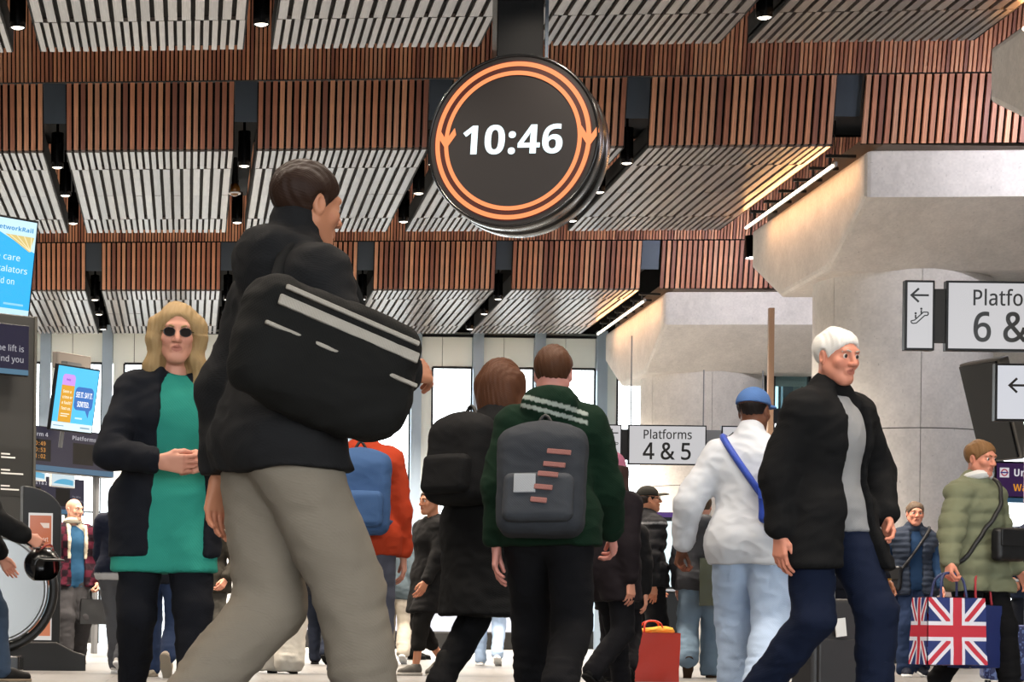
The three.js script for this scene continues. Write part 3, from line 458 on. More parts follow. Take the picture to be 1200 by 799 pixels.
function paint(g, fn) { const p = g.attributes.position, a = new Float32Array(p.count * 3), c = new THREE.Color(); for (let i = 0; i < p.count; i++) { c.set(fn(p.getX(i), p.getY(i), p.getZ(i))); a.set([c.r, c.g, c.b], 3 * i); } g.setAttribute('color', new THREE.BufferAttribute(a, 3)); return g; }
const IN = new ImprovedNoise();
const folds = (amp, s = 0) => (x, y, z) => amp * (0.9 * IN.noise(6 * x + s, 8 * y, 6 * z + s) + 0.8 * (0.5 - Math.abs(IN.noise(9 * x + 7 * y, 15 * y - 6 * x + s, 9 * z))) + 0.16 * IN.noise(22 * x, 34 * y + 9 * x, 22 * z + s));
function bodyUV(g) { const p = g.attributes.position, u = new Float32Array(p.count * 2); for (let i = 0; i < p.count; i++) { u[2 * i] = p.getX(i) + 0.6 * p.getZ(i); u[2 * i + 1] = p.getY(i) + 0.3 * p.getZ(i); } g.setAttribute('uv', new THREE.BufferAttribute(u, 2)); return g; }

// head, face towards +z, centre half-way between chin and crown
const headCache = {};
function headGeo(cell, skin) {
  const key = cell + skin; if (headCache[key]) return headCache[key];
  const f = new Field(cell), s = (fn) => { fn(1); fn(-1); };
  f.ell(V(0, 0.034, -0.014), [0.074, 0.083, 0.094], 0.02).ell(V(0, -0.03, 0.022), [0.057, 0.078, 0.066], 0.03).ell(V(0, -0.094, 0.062), [0.026, 0.02, 0.022], 0.025);
  s(q => f.cone(V(q * 0.052, -0.045, -0.004), V(q * 0.018, -0.092, 0.052), 0.02, 0.018, 0.03));
  s(q => f.ell(V(q * 0.038, -0.022, 0.06), [0.024, 0.022, 0.02], 0.02));
  f.cone(V(-0.034, 0.026, 0.076), V(0.034, 0.026, 0.076), 0.013, 0.013, 0.018);
  s(q => f.ell(V(q * 0.032, 0.006, 0.096), [0.019, 0.013, 0.017], 0.014, { sub: true }));
  s(q => f.ell(V(q * 0.032, 0.005, 0.069), [0.017, 0.0125, 0.014], 0.006));
  f.cone(V(0, 0.016, 0.084), V(0, -0.026, 0.106), 0.008, 0.0125, 0.012); s(q => f.ell(V(q * 0.012, -0.03, 0.096), [0.009, 0.008, 0.011], 0.008));
  f.cone(V(-0.02, -0.056, 0.08), V(0, -0.053, 0.09), 0.006, 0.007, 0.008).cone(V(0.02, -0.056, 0.08), V(0, -0.053, 0.09), 0.006, 0.007, 0.008).cone(V(-0.017, -0.066, 0.08), V(0.017, -0.066, 0.08), 0.007, 0.007, 0.009);
  f.cone(V(-0.024, -0.0605, 0.092), V(0.024, -0.0605, 0.092), 0.003, 0.003, 0.004, { sub: true });
  s(q => f.ell(V(q * 0.077, -0.004, -0.012), [0.009, 0.031, 0.019], 0.008, { rot: [-0.15, q * 0.35, 0] })); s(q => f.ell(V(q * 0.084, -0.002, -0.008), [0.006, 0.018, 0.01], 0.006, { sub: true, rot: [-0.15, q * 0.35, 0] }));
  f.cone(V(0, -0.05, -0.03), V(0, -0.17, -0.045), 0.05, 0.056, 0.03);
  const g = f.mesh(), base = new THREE.Color(skin), lip = base.clone().lerp(new THREE.Color(0x8e3b38), 0.5), rosy = base.clone().lerp(new THREE.Color(0xb0503f), 0.14);
  paint(g, (x, y, z) => { if (z > 0.07 && Math.hypot(x / 0.022, (y + 0.06) / 0.0125) < 1) return lip; const cheek = Math.hypot((Math.abs(x) - 0.04) / 0.022, (y + 0.025) / 0.02), nose = Math.hypot(x / 0.016, (y + 0.026) / 0.015); if (z > 0.04 && (cheek < 1 || (nose < 1 && z > 0.09))) return rosy; return base; });
  return headCache[key] = bodyUV(g);
}
// left hand: wrist at the origin, fingers down, palm towards +z, thumb at +x; mirrored for the right
const handCache = {};
function handGeo(cell, curl, skin, right) {
  const key = [cell, curl, skin, right].join(); if (handCache[key]) return handCache[key];
  const f = new Field(cell), spots = [[0.029, -0.09, 0.05, [.042, .025, .019]], [0.0095, -0.095, 0.015, [.046, .029, .02]], [-0.0105, -0.091, -0.02, [.042, .026, .02]], [-0.029, -0.083, -0.06, [.033, .02, .017]]];
  spots.forEach(([x, y, sp, len], i) => {
    f.cone(V(x * 0.55, -0.005, 0), V(x, y, 0), 0.015, 0.0115, 0.012);
    let p = V(x, y, 0), a = curl * (0.75 + 0.1 * i);
    len.forEach((l, j) => { const d = V(Math.sin(sp), -Math.cos(a), Math.sin(a)).normalize(), q = p.clone().addScaledVector(d, l); f.cone(p, q, 0.0092 - 0.0008 * j, 0.0086 - 0.0009 * j, j ? 0.004 : 0.005); p = q; a += curl * (j ? 0.7 : 1.0); });
  });
  f.cone(V(0.015, -0.015, 0.004), V(0.04, -0.052, 0.014), 0.016, 0.0125, 0.014).cone(V(0.04, -0.052, 0.014), V(0.05 - 0.012 * curl, -0.084, 0.02 + 0.02 * curl), 0.0115, 0.0098, 0.005).cone(V(0.05 - 0.012 * curl, -0.084, 0.02 + 0.02 * curl), V(0.05 - 0.025 * curl, -0.108, 0.025 + 0.032 * curl), 0.0098, 0.0085, 0.004);
  f.cone(V(0, 0.05, 0), V(0, -0.01, 0), 0.024, 0.023, 0.015, { flat: [V(0, 0, 1), 0.75] });
  const g = f.mesh(), base = new THREE.Color(skin), k = base.clone().lerp(new THREE.Color(0xb0604c), 0.25); paint(g, (x, y) => y < -0.09 ? k : base);
  if (right) { g.scale(-1, 1, 1); const ix = g.index.array; for (let i = 0; i < ix.length; i += 3) { const t = ix[i]; ix[i] = ix[i + 1]; ix[i + 1] = t; } g.computeVertexNormals(); }
  return handCache[key] = bodyUV(g);
}
const skinMat = new THREE.MeshPhysicalMaterial({ vertexColors: true, roughness: 0.52, specularIntensity: 0.6 }), eyeMat = new THREE.MeshStandardMaterial({ vertexColors: true, roughness: 0.15 });
const clothCache = {};
function cloth(c, r = 0.9, o = {}) { const k = c + '|' + r + JSON.stringify(o); return clothCache[k] ??= new THREE.MeshPhysicalMaterial({ color: c, roughness: r, bumpMap: weave, bumpScale: 0.0012, specularIntensity: 0.3, vertexColors: !!o.vc }); }
function bone(a, c, l1, l2, hint) {                                   // two-link reach: returns the middle joint, pulls c within reach
  const d = c.clone().sub(a), L = Math.min(d.length(), (l1 + l2) * 0.998); d.normalize(); c.copy(a).addScaledVector(d, L);
  const x = (l1 * l1 - l2 * l2 + L * L) / (2 * L), h = Math.sqrt(Math.max(0, l1 * l1 - x * x)), n = hint.clone().addScaledVector(d, -hint.dot(d)).normalize();
  return a.clone().addScaledVector(d, x).addScaledVector(n, h);
}
const placeGeo = (g, m) => g.clone().applyMatrix4(m);
const frame = (x, y, z, p) => new THREE.Matrix4().makeBasis(x, y, z).setPosition(p);
const shoeCache = {};
function shoeGeo(kind, cell) {
  const key = kind + cell; if (shoeCache[key]) return shoeCache[key];
  const up = new Field(cell), so = new Field(cell), boot = kind === 'boot', fl = V(0, 1, 0);
  up.cone(V(0, 0.05, -0.045), V(0.002, 0.052, 0.05), 0.039, 0.04, 0.03).cone(V(0.002, 0.045, 0.05), V(0.004, 0.032, 0.15), 0.041, 0.034, 0.03).cone(V(0, 0.06, -0.03), V(0, boot ? 0.2 : 0.1, -0.028), 0.042, boot ? 0.05 : 0.041, 0.03);
  up.cut(V(0, 0.014, 0), V(0, -1, 0)); if (!boot) up.cut(V(0, 0.105, 0), V(0, 1, 0));
  so.cone(V(0, 0.014, -0.05), V(0.002, 0.014, 0.05), 0.043, 0.045, 0.02).cone(V(0.002, 0.014, 0.05), V(0.004, 0.014, 0.152), 0.046, 0.038, 0.02).cut(V(0, 0, 0), V(0, -1, 0)).cut(V(0, kind === 'sneaker' ? 0.03 : 0.02, 0), V(0, 1, 0));
  void fl; return shoeCache[key] = [bodyUV(up.mesh()), bodyUV(so.mesh())];
}
function hairField(style, cell) {
  const f = new Field(cell);
  f.ell(V(0, 0.04, -0.018), style === 'buzz' ? [0.0775, 0.085, 0.097] : [0.086, 0.089, 0.105], 0.02);
  if (style === 'bob' || style === 'long') {
    const L = style === 'long' ? -0.2 : -0.13;
    f.ell(V(0, -0.035, -0.05), [0.098, 0.12, 0.075], 0.04); for (const q of [1, -1]) f.cone(V(q * 0.08, 0.03, 0.004), V(q * 0.094, L, 0.004), 0.037, 0.036, 0.04).cone(V(q * 0.06, 0, -0.06), V(q * 0.06, L - 0.01, -0.05), 0.045, 0.035, 0.04);
    f.cone(V(0, 0, -0.08), V(0, L - 0.02, -0.075), 0.05, 0.035, 0.04); for (const q of [1, -1]) f.ell(V(q * 0.058, 0.0, -0.03), [0.056, 0.06, 0.056], 0.03);
    f.ell(V(0, -0.035, 0.1), [0.062, 0.095, 0.075], 0.03, { sub: true }).ell(V(0, 0.0, 0.1), [0.055, 0.06, 0.06], 0.02, { sub: true });
  } else {
    f.ell(V(0, -0.03, 0.09), [0.085, 0.085, 0.085], 0.02, { sub: true }).ell(V(0, -0.12, 0.03), [0.13, 0.1, 0.09], 0.02, { sub: true }).ell(V(0, -0.13, -0.06), [0.12, 0.07, 0.12], 0.02, { sub: true });
    for (const q of [1, -1]) f.ell(V(q * 0.09, -0.005, -0.008), [0.03, 0.034, 0.024], 0.012, { sub: true });
    if (style === 'receding') f.ell(V(0, 0.12, 0.06), [0.07, 0.07, 0.09], 0.03, { sub: true });
    if (style === 'fringe') f.ell(V(0, 0.13, 0.02), [0.12, 0.115, 0.16], 0.03, { sub: true });
  }
  if (style === 'bun') f.ell(V(0, 0.06, -0.125), [0.035, 0.035, 0.035], 0.01);
  return f;
}
const FIG = [];
function person(o) {
  const near = (o.d ?? 20) < 14, C = near ? 0.0115 : 0.0155, s = (o.h ?? 1.75) / 1.75, t = thing('person', o.label, 'person', o.pos, o.yaw ?? 0);
  const P = { lean: 0, side: 0, twist: 0, ...o.pose }, skin = o.skin ?? 0xc08a70, rs = folds(1, (FIG.length + 1) * 1.7);
  // skeleton
  const ft = P.feet ?? { L: [0.1, 0.28, 0, 0.0], R: [-0.1, -0.3, 0.6, 0.0] };    // x, z, heel lift (pitch), turn out
  const spread = Math.max(Math.abs(ft.L[1]), Math.abs(ft.R[1])), drop = P.drop ?? (0.9 - Math.sqrt(Math.max(0.01, 0.835 * 0.835 - spread * spread)) - 0.065) * 0.9;
  const hipY = 0.945 - Math.max(0, drop), pel = V(0, hipY, 0), Q = new THREE.Quaternion().setFromEuler(new THREE.Euler(P.lean, P.twist, -P.side, 'YXZ')), up = V(0, 1, 0).applyQuaternion(Q), fw = V(0, 0, 1).applyQuaternion(Q), rt = V(1, 0, 0).applyQuaternion(Q);
  const T = (x, y, z = 0) => V(x, y, z).applyQuaternion(Q).add(pel), J = { pel, up, fw, rt, chest: T(0, 0.34), neck: T(0, 0.53, -0.012) };
  for (const [q, n] of [[1, 'L'], [-1, 'R']]) {
    const S = J['sh' + n] = T(q * 0.168 * (o.slim ?? 1), 0.432, -0.005), H = J['hip' + n] = V(q * 0.092, hipY - 0.03, 0), [fx, fz, pit, out = 0] = ft[n];
    const A = J['an' + n] = V(fx, 0.085 * Math.cos(pit) + 0.165 * Math.sin(Math.max(0, pit)) + (ft[n][4] ?? 0), fz);
    J['kn' + n] = bone(H, A, 0.43, 0.41, V(q * 0.08, 0, 1)); J['foot' + n] = { pit, out: q * (0.12 + out) };
    const a = P['arm' + n] ?? { swing: q * 0.25 };
    if (a.at) { const W = V(...a.at); J['el' + n] = bone(S, W, 0.29, 0.255, V(...(a.hint ?? [q * 0.5, -0.4, -1]))); J['wr' + n] = W; }
    else { const sw = a.swing ?? 0, ab = a.out ?? 0.14, bd = a.bend ?? 0.3; J['el' + n] = S.clone().add(V(q * Math.sin(ab), -Math.cos(sw) * Math.cos(ab), Math.sin(sw)).normalize().multiplyScalar(0.29)); J['wr' + n] = J['el' + n].clone().add(V(q * Math.sin(ab) * 0.4, -Math.cos(sw + bd), Math.sin(sw + bd)).normalize().multiplyScalar(0.25)); }
    const fd = a.dir ? V(...a.dir).normalize() : J['wr' + n].clone().sub(J['el' + n]).normalize(), pn = V(...(a.palm ?? [-q, 0, 0.1])); pn.addScaledVector(fd, -pn.dot(fd)).normalize();
    const hy = fd.clone().negate(); J['hand' + n] = frame(hy.clone().cross(pn), hy, pn, J['wr' + n].clone().addScaledVector(fd, 0.012)); J['grip' + n] = J['wr' + n].clone().addScaledVector(fd, 0.1).addScaledVector(pn, 0.03); J['curl' + n] = a.curl ?? 0.4;
  }
  const HQ = new THREE.Quaternion().setFromEuler(new THREE.Euler(P.headPitch ?? 0, (P.headYaw ?? 0) + P.twist, -(P.headRoll ?? P.side * 0.6), 'YXZ')), neckTop = J.neck.clone().addScaledVector(up, 0.03), hc = neckTop.clone().add(V(0, 0.108, 0.035).applyQuaternion(HQ));
  const HM = new THREE.Matrix4().compose(hc, HQ, V(1, 1, 1).multiplyScalar(o.headSize ?? 1)); J.HM = HM; J.head = hc;
  const add = (name, g, m, lab, par = t) => { const e = g.clone ? g.clone() : g; e.scale(s, s, s); return part(name, e, m, par, lab); };
  // body: one surface
  {
    const f = new Field(near ? 0.015 : 0.02);
    f.cone(T(0, 0.02), T(0, 0.3), 0.13, 0.14, 0.05, { flat: [fw, 0.68] }).cone(T(-0.1, 0.4), T(0.1, 0.4), 0.055, 0.055, 0.06).cone(J.neck.clone().addScaledVector(up, -0.06), neckTop, 0.052, 0.05, 0.03);
    for (const n of 'LR') f.cone(J['sh' + n], J['el' + n], 0.045, 0.037, 0.03).cone(J['el' + n], J['wr' + n], 0.036, 0.025, 0.02).cone(J['hip' + n], J['kn' + n], 0.078, 0.052, 0.04).cone(J['kn' + n], J['an' + n], 0.05, 0.034, 0.02);
    const g = paint(f.mesh(), () => skin), hm = near ? 0.0034 : 0.0048, hh = near ? 0.003 : 0.0042; bodyUV(g);
    const list = [g, placeGeo(headGeo(hm, skin), HM)]; for (const n of 'LR') list.push(placeGeo(handGeo(hh, J['curl' + n], skin, n === 'R'), J['hand' + n]));
    add('body', mergeGeometries(list), skinMat);
  }
  // eyes and brows
  for (const q of [1, -1]) {
    const e = new THREE.SphereGeometry(0.0125, 14, 10).rotateX(Math.PI / 2); paint(e, (x, y, z) => z > 0.0115 ? 0x0a0807 : z > 0.0095 ? (o.eye ?? 0x4a3524) : 0xe2dcd6); e.translate(q * 0.032, 0.005, 0.0745); add('eye', placeGeo(e, HM), eyeMat);
    add('eyebrow', placeGeo(tube([[q * 0.013, 0.023, 0.091], [q * 0.03, 0.029, 0.088], [q * 0.048, 0.022, 0.073]], 0.004, 10, 5), HM), cloth(o.brow ?? o.hairColor ?? 0x4a382c));
  }
  // hair and headwear
  if (o.hair && o.hair !== 'none') { const hf = hairField(o.hair, near ? 0.004 : 0.006); if (o.cap) hf.cut(V(0, 0.03, 0), V(0, 1, 0.1)); const g = hf.mesh(); displace(g, (x, y, z) => 0.0016 * Math.sin(300 * x + 60 * z) * Math.sin(40 * y + 90 * z + 3) + 0.003 * Math.sin(50 * x + 30 * y + 40 * z) + (o.hair === 'long' ? 0.006 * Math.sin(60 * y + 25 * x - 20 * z) * (y < 0 ? 1 : 0.2) : 0)); add('hair', placeGeo(bodyUV(g), HM), cloth(o.hairColor ?? 0x3a2a20, 0.55, { sheen: 0.3 })); }
  if (o.cap) {
    const f = new Field(near ? 0.004 : 0.005).ell(V(0, 0.04, -0.014), [0.089, 0.093, 0.107], 0.01).cut(V(0, 0.034, 0), V(0, -1, -0.12));
    if (o.cap.beanie) f.cone(V(0, 0.0, 0), V(0, 0.01, 0), 0.01, 0.01, 0.01); else f.ell(V(0, 0.022, -0.115), [0.025, 0.016, 0.02], 0.01, { sub: true });
    const g = o.cap.beanie ? new Field(0.005).ell(V(0, 0.045, -0.016), [0.092, 0.1, 0.11], 0.01).ell(V(0, 0.03, -0.014), [0.096, 0.035, 0.114], 0.015).cut(V(0, 0.012, 0), V(0, -1, -0.12)).mesh() : f.mesh();
    add(o.cap.beanie ? 'beanie' : 'cap', placeGeo(bodyUV(g), HM), cloth(o.cap.color, 0.85));
    if (!o.cap.beanie) { const b = new Field(0.004).ell(V(0, 0.03, 0.115), [0.068, 0.02, 0.075], 0.01).ell(V(0, 0.012, 0.115), [0.075, 0.024, 0.085], 0.008, { sub: true }); add('cap_peak', placeGeo(bodyUV(b.mesh()), HM), cloth(o.cap.peak ?? o.cap.color, 0.8)); if (o.cap.badge) add('cap_badge', placeGeo(new THREE.CylinderGeometry(0.02, 0.02, 0.006, 16).rotateX(Math.PI / 2).rotateY(1.15).translate(0.083, 0.075, 0.035), HM), std(o.cap.badge, 0.6)); }
  }
  if (o.glasses) { const g = []; for (const q of [1, -1]) g.push(new THREE.TorusGeometry(0.021, 0.0022, 6, 24).scale(1.05, 0.8, 1).translate(q * 0.032, 0.003, 0.094), rod(V(q * 0.053, 0.006, 0.092), V(q * 0.08, 0.008, -0.01), 0.0022)); g.push(rod(V(-0.011, 0.006, 0.094), V(0.011, 0.006, 0.094), 0.0022)); const gl = add('glasses', placeGeo(join(g), HM), M.blackGloss); if (o.glasses === 'dark') add('lens', placeGeo(join([1, -1].map(q => new THREE.CylinderGeometry(0.021, 0.021, 0.002, 20).rotateX(Math.PI / 2).scale(1.05, 0.8, 1).translate(q * 0.032, 0.003, 0.094))), HM), cloth(0x1a1210, 0.5), undefined, gl); }
  // trousers or leggings
  if (o.trousers) {
    const r = { hip: 0.105, knee: 0.078, hem: 0.068, ...o.trousers }, f = new Field(C), w = r.color;
    f.cone(V(-0.055, hipY, 0), V(0.055, hipY, 0), 0.124, 0.124, 0.05, { flat: [V(0, 0, 1), 0.88] }).cone(V(0, hipY, 0), T(0, 0.05), 0.142, 0.13, 0.05, { flat: [fw, 0.72] });
    for (const n of 'LR') { const K = J['kn' + n], A = J['an' + n], up2 = K.clone().sub(A).normalize(), E = A.clone().addScaledVector(up2, r.short ?? 0.0), hemC = E.clone().addScaledVector(up2, -0.005); f.cone(J['hip' + n].clone().add(V(0, 0, -0.01)), K, r.hip, r.knee, 0.03).cone(K, hemC, r.knee, r.hem, 0.02); if (!r.short) f.ops.at(-1)[4] = false; }
    f.cut(V(0, 0.025, 0), V(0, -1, 0)); const g = f.mesh(); displace(g, (x, y, z) => rs(x, y, z) * 0.012 + (y < 0.3 ? 0.006 * IN.noise(10 * x, 38 * y, 10 * z) : 0)); add('trousers', bodyUV(g), cloth(w, 0.9));
  }
  // shoes
  for (const n of 'LR') if (o.shoes) {
    const [u, so] = shoeGeo(o.shoes.kind ?? 'shoe', near ? 0.006 : 0.008), ft1 = J['foot' + n], q = new THREE.Quaternion().setFromEuler(new THREE.Euler(ft1.pit, ft1.out, 0, 'YXZ')), m = new THREE.Matrix4().compose(J['an' + n].clone().add(V(0, -0.085, 0.025).applyQuaternion(q)), q, V(1, 1, 1));
    const sh = add('shoe', placeGeo(u, m), cloth(o.shoes.color, 0.7)); add('sole', placeGeo(so, m), cloth(o.shoes.sole ?? 0x151515, 0.8), undefined, sh);
  }
  // shirt, then jacket or coat
  const garment = (name, j, isJacket) => {
    const f = new Field(j.fine ?? C), th = j.thick ?? 0, hem = (j.hem ?? 0.8) - 0.945, wd = j.wide ?? 1;
    f.cone(T(0, 0.0), T(0, 0.3, 0.005), 0.148 * wd + th, 0.158 + th, 0.05, { flat: [fw, 0.74] }).cone(T(-0.1, 0.385, -0.005), T(0.1, 0.385, -0.005), 0.078 + th, 0.078 + th, 0.06).cone(T(0, 0.465, -0.015), T(0.145, 0.425, -0.008), 0.066 + th, 0.058 + th, 0.05).cone(T(0, 0.465, -0.015), T(-0.145, 0.425, -0.008), 0.066 + th, 0.058 + th, 0.05).cone(J.neck.clone().addScaledVector(up, -0.1), J.neck.clone().addScaledVector(up, -0.02), 0.085 + th, 0.062 + th * 0.5, 0.05);
    f.ell(T(0, 0.32, 0.035), [0.135 + th, 0.12, 0.09 + th], 0.05, { q: Q });
    f.cone(V(-0.05, hipY + 0.02, -0.005), V(0.05, hipY + 0.02, -0.005), 0.128 + th, 0.128 + th, 0.05);
    for (const n of 'LR') { const H = J['hip' + n], K = J['kn' + n]; f.cone(H.clone().add(V(0, 0.02, -0.01)), H.clone().lerp(K, Math.min(1, Math.max(0.12, (0.98 - (j.hem ?? 0.8)) / 0.42))), 0.112 + th, 0.106 + th, 0.05); }
    if (j.hem < 0.7 || j.flare) { const y1 = hipY - 0.945 + j.hem, sp = j.flare ?? (0.02 + 0.1 * (0.9 - j.hem)); f.cone(V(0, hipY, -0.005), V(0, y1 - 0.05, P.skirtZ ?? -0.01), 0.155 + th, 0.155 + th + sp, 0.06, { flat: [V(0, 0, 1), 0.85] }); }
    if (isJacket && j.sleeves !== false || j.sleeves) for (const n of 'LR') { const S = J['sh' + n], E = J['el' + n], W = J['wr' + n], e = E.clone().lerp(W, 0.9); f.cone(S, E, 0.057 + th, 0.05 + th, 0.04).cone(E, e, 0.049 + th, (j.cuff ?? 0.041) + th * 0.6, 0.03); }
    if (j.collar) f.cone(J.neck.clone().addScaledVector(up, -0.04).addScaledVector(fw, -0.01), J.neck.clone().addScaledVector(up, j.collar), 0.07, 0.066, 0.025);
    if (j.hood) f.ell(T(0, 0.5, -0.115), [0.12, 0.085, 0.06], 0.03, { q: Q }).ell(T(0, 0.545, -0.05), [0.11, 0.035, 0.09], 0.03, { q: Q });
    if (j.open) { const w = j.open; f.rbox(T(j.openX ?? 0, 0.0, 0.3), [w, 0.62, 0.24], 0.02, 0.015, { sub: true, q: Q }); }
    if (j.vneck) f.cone(T(0, 0.56, 0.12), T(0, 0.56 - j.vneck, 0.15), 0.09, 0.02, 0.02, { sub: true });
    if (!isJacket || !j.collar) f.cone(neckTop.clone().addScaledVector(fw, 0.03), neckTop.clone().addScaledVector(up, 0.2), 0.07, 0.2, 0.02, { sub: true });
    f.cut(V(0, hipY + hem, 0), V(0, -1, 0));
    let g = f.mesh(); const pf = j.puff; displace(g, (x, y, z) => rs(x, y, z) * (j.fold ?? 0.013) + (pf ? pf[1] * (Math.abs(Math.sin(Math.PI * (y - hipY) / pf[0])) - 0.5) : 0));
    if (j.colorFn) paint(g, j.colorFn);
    add(name, bodyUV(g), cloth(j.colorFn ? 0xffffff : j.color, j.rough ?? 0.85, { vc: !!j.colorFn, sheen: j.sheen ?? 0.12 }));
  };
  if (o.shirt) garment('top', { thick: 0.0, fold: 0.006, ...o.shirt }, false);
  if (o.jacket) garment(o.jacket.name ?? 'jacket', { thick: 0.014, ...o.jacket }, true);
  if (o.scarf) { const g = new THREE.TorusGeometry(0.078, 0.03, 10, 32).rotateX(Math.PI / 2 - 0.25).translate(0, 0, 0.012); const m = new THREE.Matrix4().compose(J.neck.clone().addScaledVector(up, 0.015), Q, V(1, 1, 1)); add('scarf', placeGeo(displace(g, folds(0.006)), m), cloth(o.scarf, 0.95)); }
  t.updateMatrixWorld(true);
  const r = { t, J, s, yaw: o.yaw ?? 0, world: v => t.localToWorld(v.clone().multiplyScalar(s)), T: (x, y, z) => t.localToWorld(T(x, y, z).multiplyScalar(s)), grip: n => t.localToWorld(J['grip' + n].clone().multiplyScalar(s)) };
  FIG.push(r); return r;
}
const stand = (px, py, d) => { const p = at(px, py, d); return [p.x, 0, p.z]; };

// ───────── bags and other things carried ─────────
const leather = (c, r = 0.5) => std(c, r, { bumpMap: weave, bumpScale: 0.0006 });
function backpack(r, label, color, o = {}) {
  const { w = 0.31, h = 0.45, d = 0.17, y = 0.27, accent } = o, b = 0.13 + (o.off ?? 0.03), p = r.T(o.x ?? 0, y, -b - d / 2), t = thing('backpack', label, 'backpack', [p.x, p.y, p.z]);
  const q = new THREE.Quaternion().setFromAxisAngle(V(0, 1, 0), r.yaw).multiply(new THREE.Quaternion().setFromUnitVectors(V(0, 1, 0), r.J.up)); t.quaternion.copy(q);
  const f = new Field(0.01).rbox(V(0, -0.02, 0), [w / 2, h / 2 - 0.03, d / 2], 0.06, 0.05).ell(V(0, h / 2 - 0.1, 0), [w * 0.48, 0.1, d * 0.46], 0.05); part('main_compartment', bodyUV(displace(f.mesh(), folds(0.007, 3))), cloth(color, 0.8), t);
  const pk = new Field(0.008).rbox(V(0, -h * 0.2, -d / 2 - 0.01), [w * 0.4, h * 0.2, 0.045], 0.035, 0.02); part('front_pocket', bodyUV(displace(pk.mesh(), folds(0.005, 5))), cloth(o.pocket ?? color, 0.8), t);
  part('zip', tube([[-w * 0.42, -0.02, -d / 2 + 0.03], [-w * 0.36, h * 0.3, -d / 2 + 0.035], [0, h * 0.42, -d / 2 + 0.045], [w * 0.36, h * 0.3, -d / 2 + 0.035], [w * 0.42, -0.02, -d / 2 + 0.03]], 0.004, 30, 6), M.black, t);
  part('top_handle', tube([[-0.04, h / 2 - 0.02, d / 2 - 0.05], [0, h / 2 + 0.035, d / 2 - 0.05], [0.04, h / 2 - 0.02, d / 2 - 0.05]], 0.009, 14, 6), M.black, t);
  for (const s of [-1, 1]) part('strap', tube([[s * 0.085, h / 2 - 0.06, d / 2], [s * 0.1, 0.475 - y, d / 2 + b - 0.03], [s * 0.11, 0.4 - y, d / 2 + b + 0.125], [s * 0.125, 0.22 - y, d / 2 + b + 0.14], [s * 0.18, 0.1 - y, d / 2 + b + 0.02], [s * 0.14, -h / 2 + 0.08, d / 2 - 0.01]], 0.017, 40, 6), cloth(o.strap ?? color, 0.8), t);
  if (accent) accent(t, w, h, d);
  return t;
}
const caster = new THREE.Raycaster();
function bandAround(r, side, out = 0.012) {                            // closed loop over one shoulder and the other hip, laid on the clothes
  const S = r.T(side * 0.1, 0.47, 0), H = r.T(-side * 0.2, 0.03, 0), c = S.clone().lerp(H, 0.5), e1 = S.clone().sub(H).normalize(), e2 = r.T(0, 0.2, 1).sub(r.T(0, 0.2, 0)).normalize(), pts = [], worn = r.t.children.filter(m => ['jacket', 'coat', 'vest', 'hoodie', 'top', 'scarf'].includes(m.name));
  worn.forEach(m => m.updateMatrixWorld(true));
  for (let i = 0; i < 48; i++) {
    const a = i / 48 * Math.PI * 2, d = e1.clone().multiplyScalar(Math.cos(a)).addScaledVector(e2, Math.sin(a)), lim = 0.2 + 0.2 * Math.abs(Math.cos(a)); caster.set(c.clone().addScaledVector(d, lim), d.clone().negate());
    const hit = caster.intersectObjects(worn, false)[0], R = hit ? lim - hit.distance + out : lim * 0.8; pts.push(R);
  }
  const sm = pts.map((v, i) => (pts[(i + 47) % 48] + 2 * v + pts[(i + 1) % 48]) / 4);
  return sm.map((R, i) => { const a = i / 48 * Math.PI * 2; return c.clone().addScaledVector(e1, R * Math.cos(a)).addScaledVector(e2, R * Math.sin(a)); });
}
function crossbody(r, label, color, strapColor, side, bx, bz, o = {}) { // strap over the shoulder on `side` (+1 left), bag on the other hip
  const p = r.T(bx, o.y ?? 0.06, bz), t = thing('shoulder_bag', label, 'bag', [p.x, p.y, p.z], r.yaw + (o.turn ?? 0)); t.updateMatrixWorld(true);
  const [w, h, d] = o.size ?? [0.26, 0.22, 0.09];
  part('bag_body', bodyUV(displace(new Field(0.008).rbox(V(0, 0, 0), [w / 2, h / 2, d / 2], 0.03, 0.01).mesh(), folds(0.006, 2))), leather(color), t);
  part('flap', box(w * 0.96, h * 0.5, 0.012, 0, h * 0.2, d / 2 + 0.004, 0.005), leather(o.flap ?? color), t);
  part('strap', tube(bandAround(r, side).map(v => t.worldToLocal(v)), o.sr ?? 0.014, 110, 6, true), leather(strapColor), t);
  return t;
}
function handbag(label, cat, pos, yaw, [w, h, d], color, o = {}) {
  const t = thing(o.name ?? 'handbag', label, cat, pos, yaw);
  const g = new THREE.BoxGeometry(w, h, d, 8, 8, 4).translate(0, h / 2, 0); const p = g.attributes.position; for (let i = 0; i < p.count; i++) { const y = p.getY(i) / h, k = 1 + (o.taper ?? -0.12) * y; p.setX(i, p.getX(i) * k); p.setZ(i, p.getZ(i) * (1 - 0.35 * y * (o.pinch ?? 1))); } displace(g, folds(0.01, 4)); if (!o.map) bodyUV(g); part('bag_body', g, o.map ? o.map : leather(color), t);
  for (const s of [-1, 1]) part('handle', tube([[-w * 0.22, h * 0.96, s * d * 0.28], [-w * 0.16, h + (o.drop ?? 0.12) * 0.8, s * d * 0.15], [0, h + (o.drop ?? 0.12), 0], [w * 0.16, h + (o.drop ?? 0.12) * 0.8, s * d * 0.15], [w * 0.22, h * 0.96, s * d * 0.28]], o.hr ?? 0.008, 24, 6), leather(o.handle ?? color), t);
  return t;
}
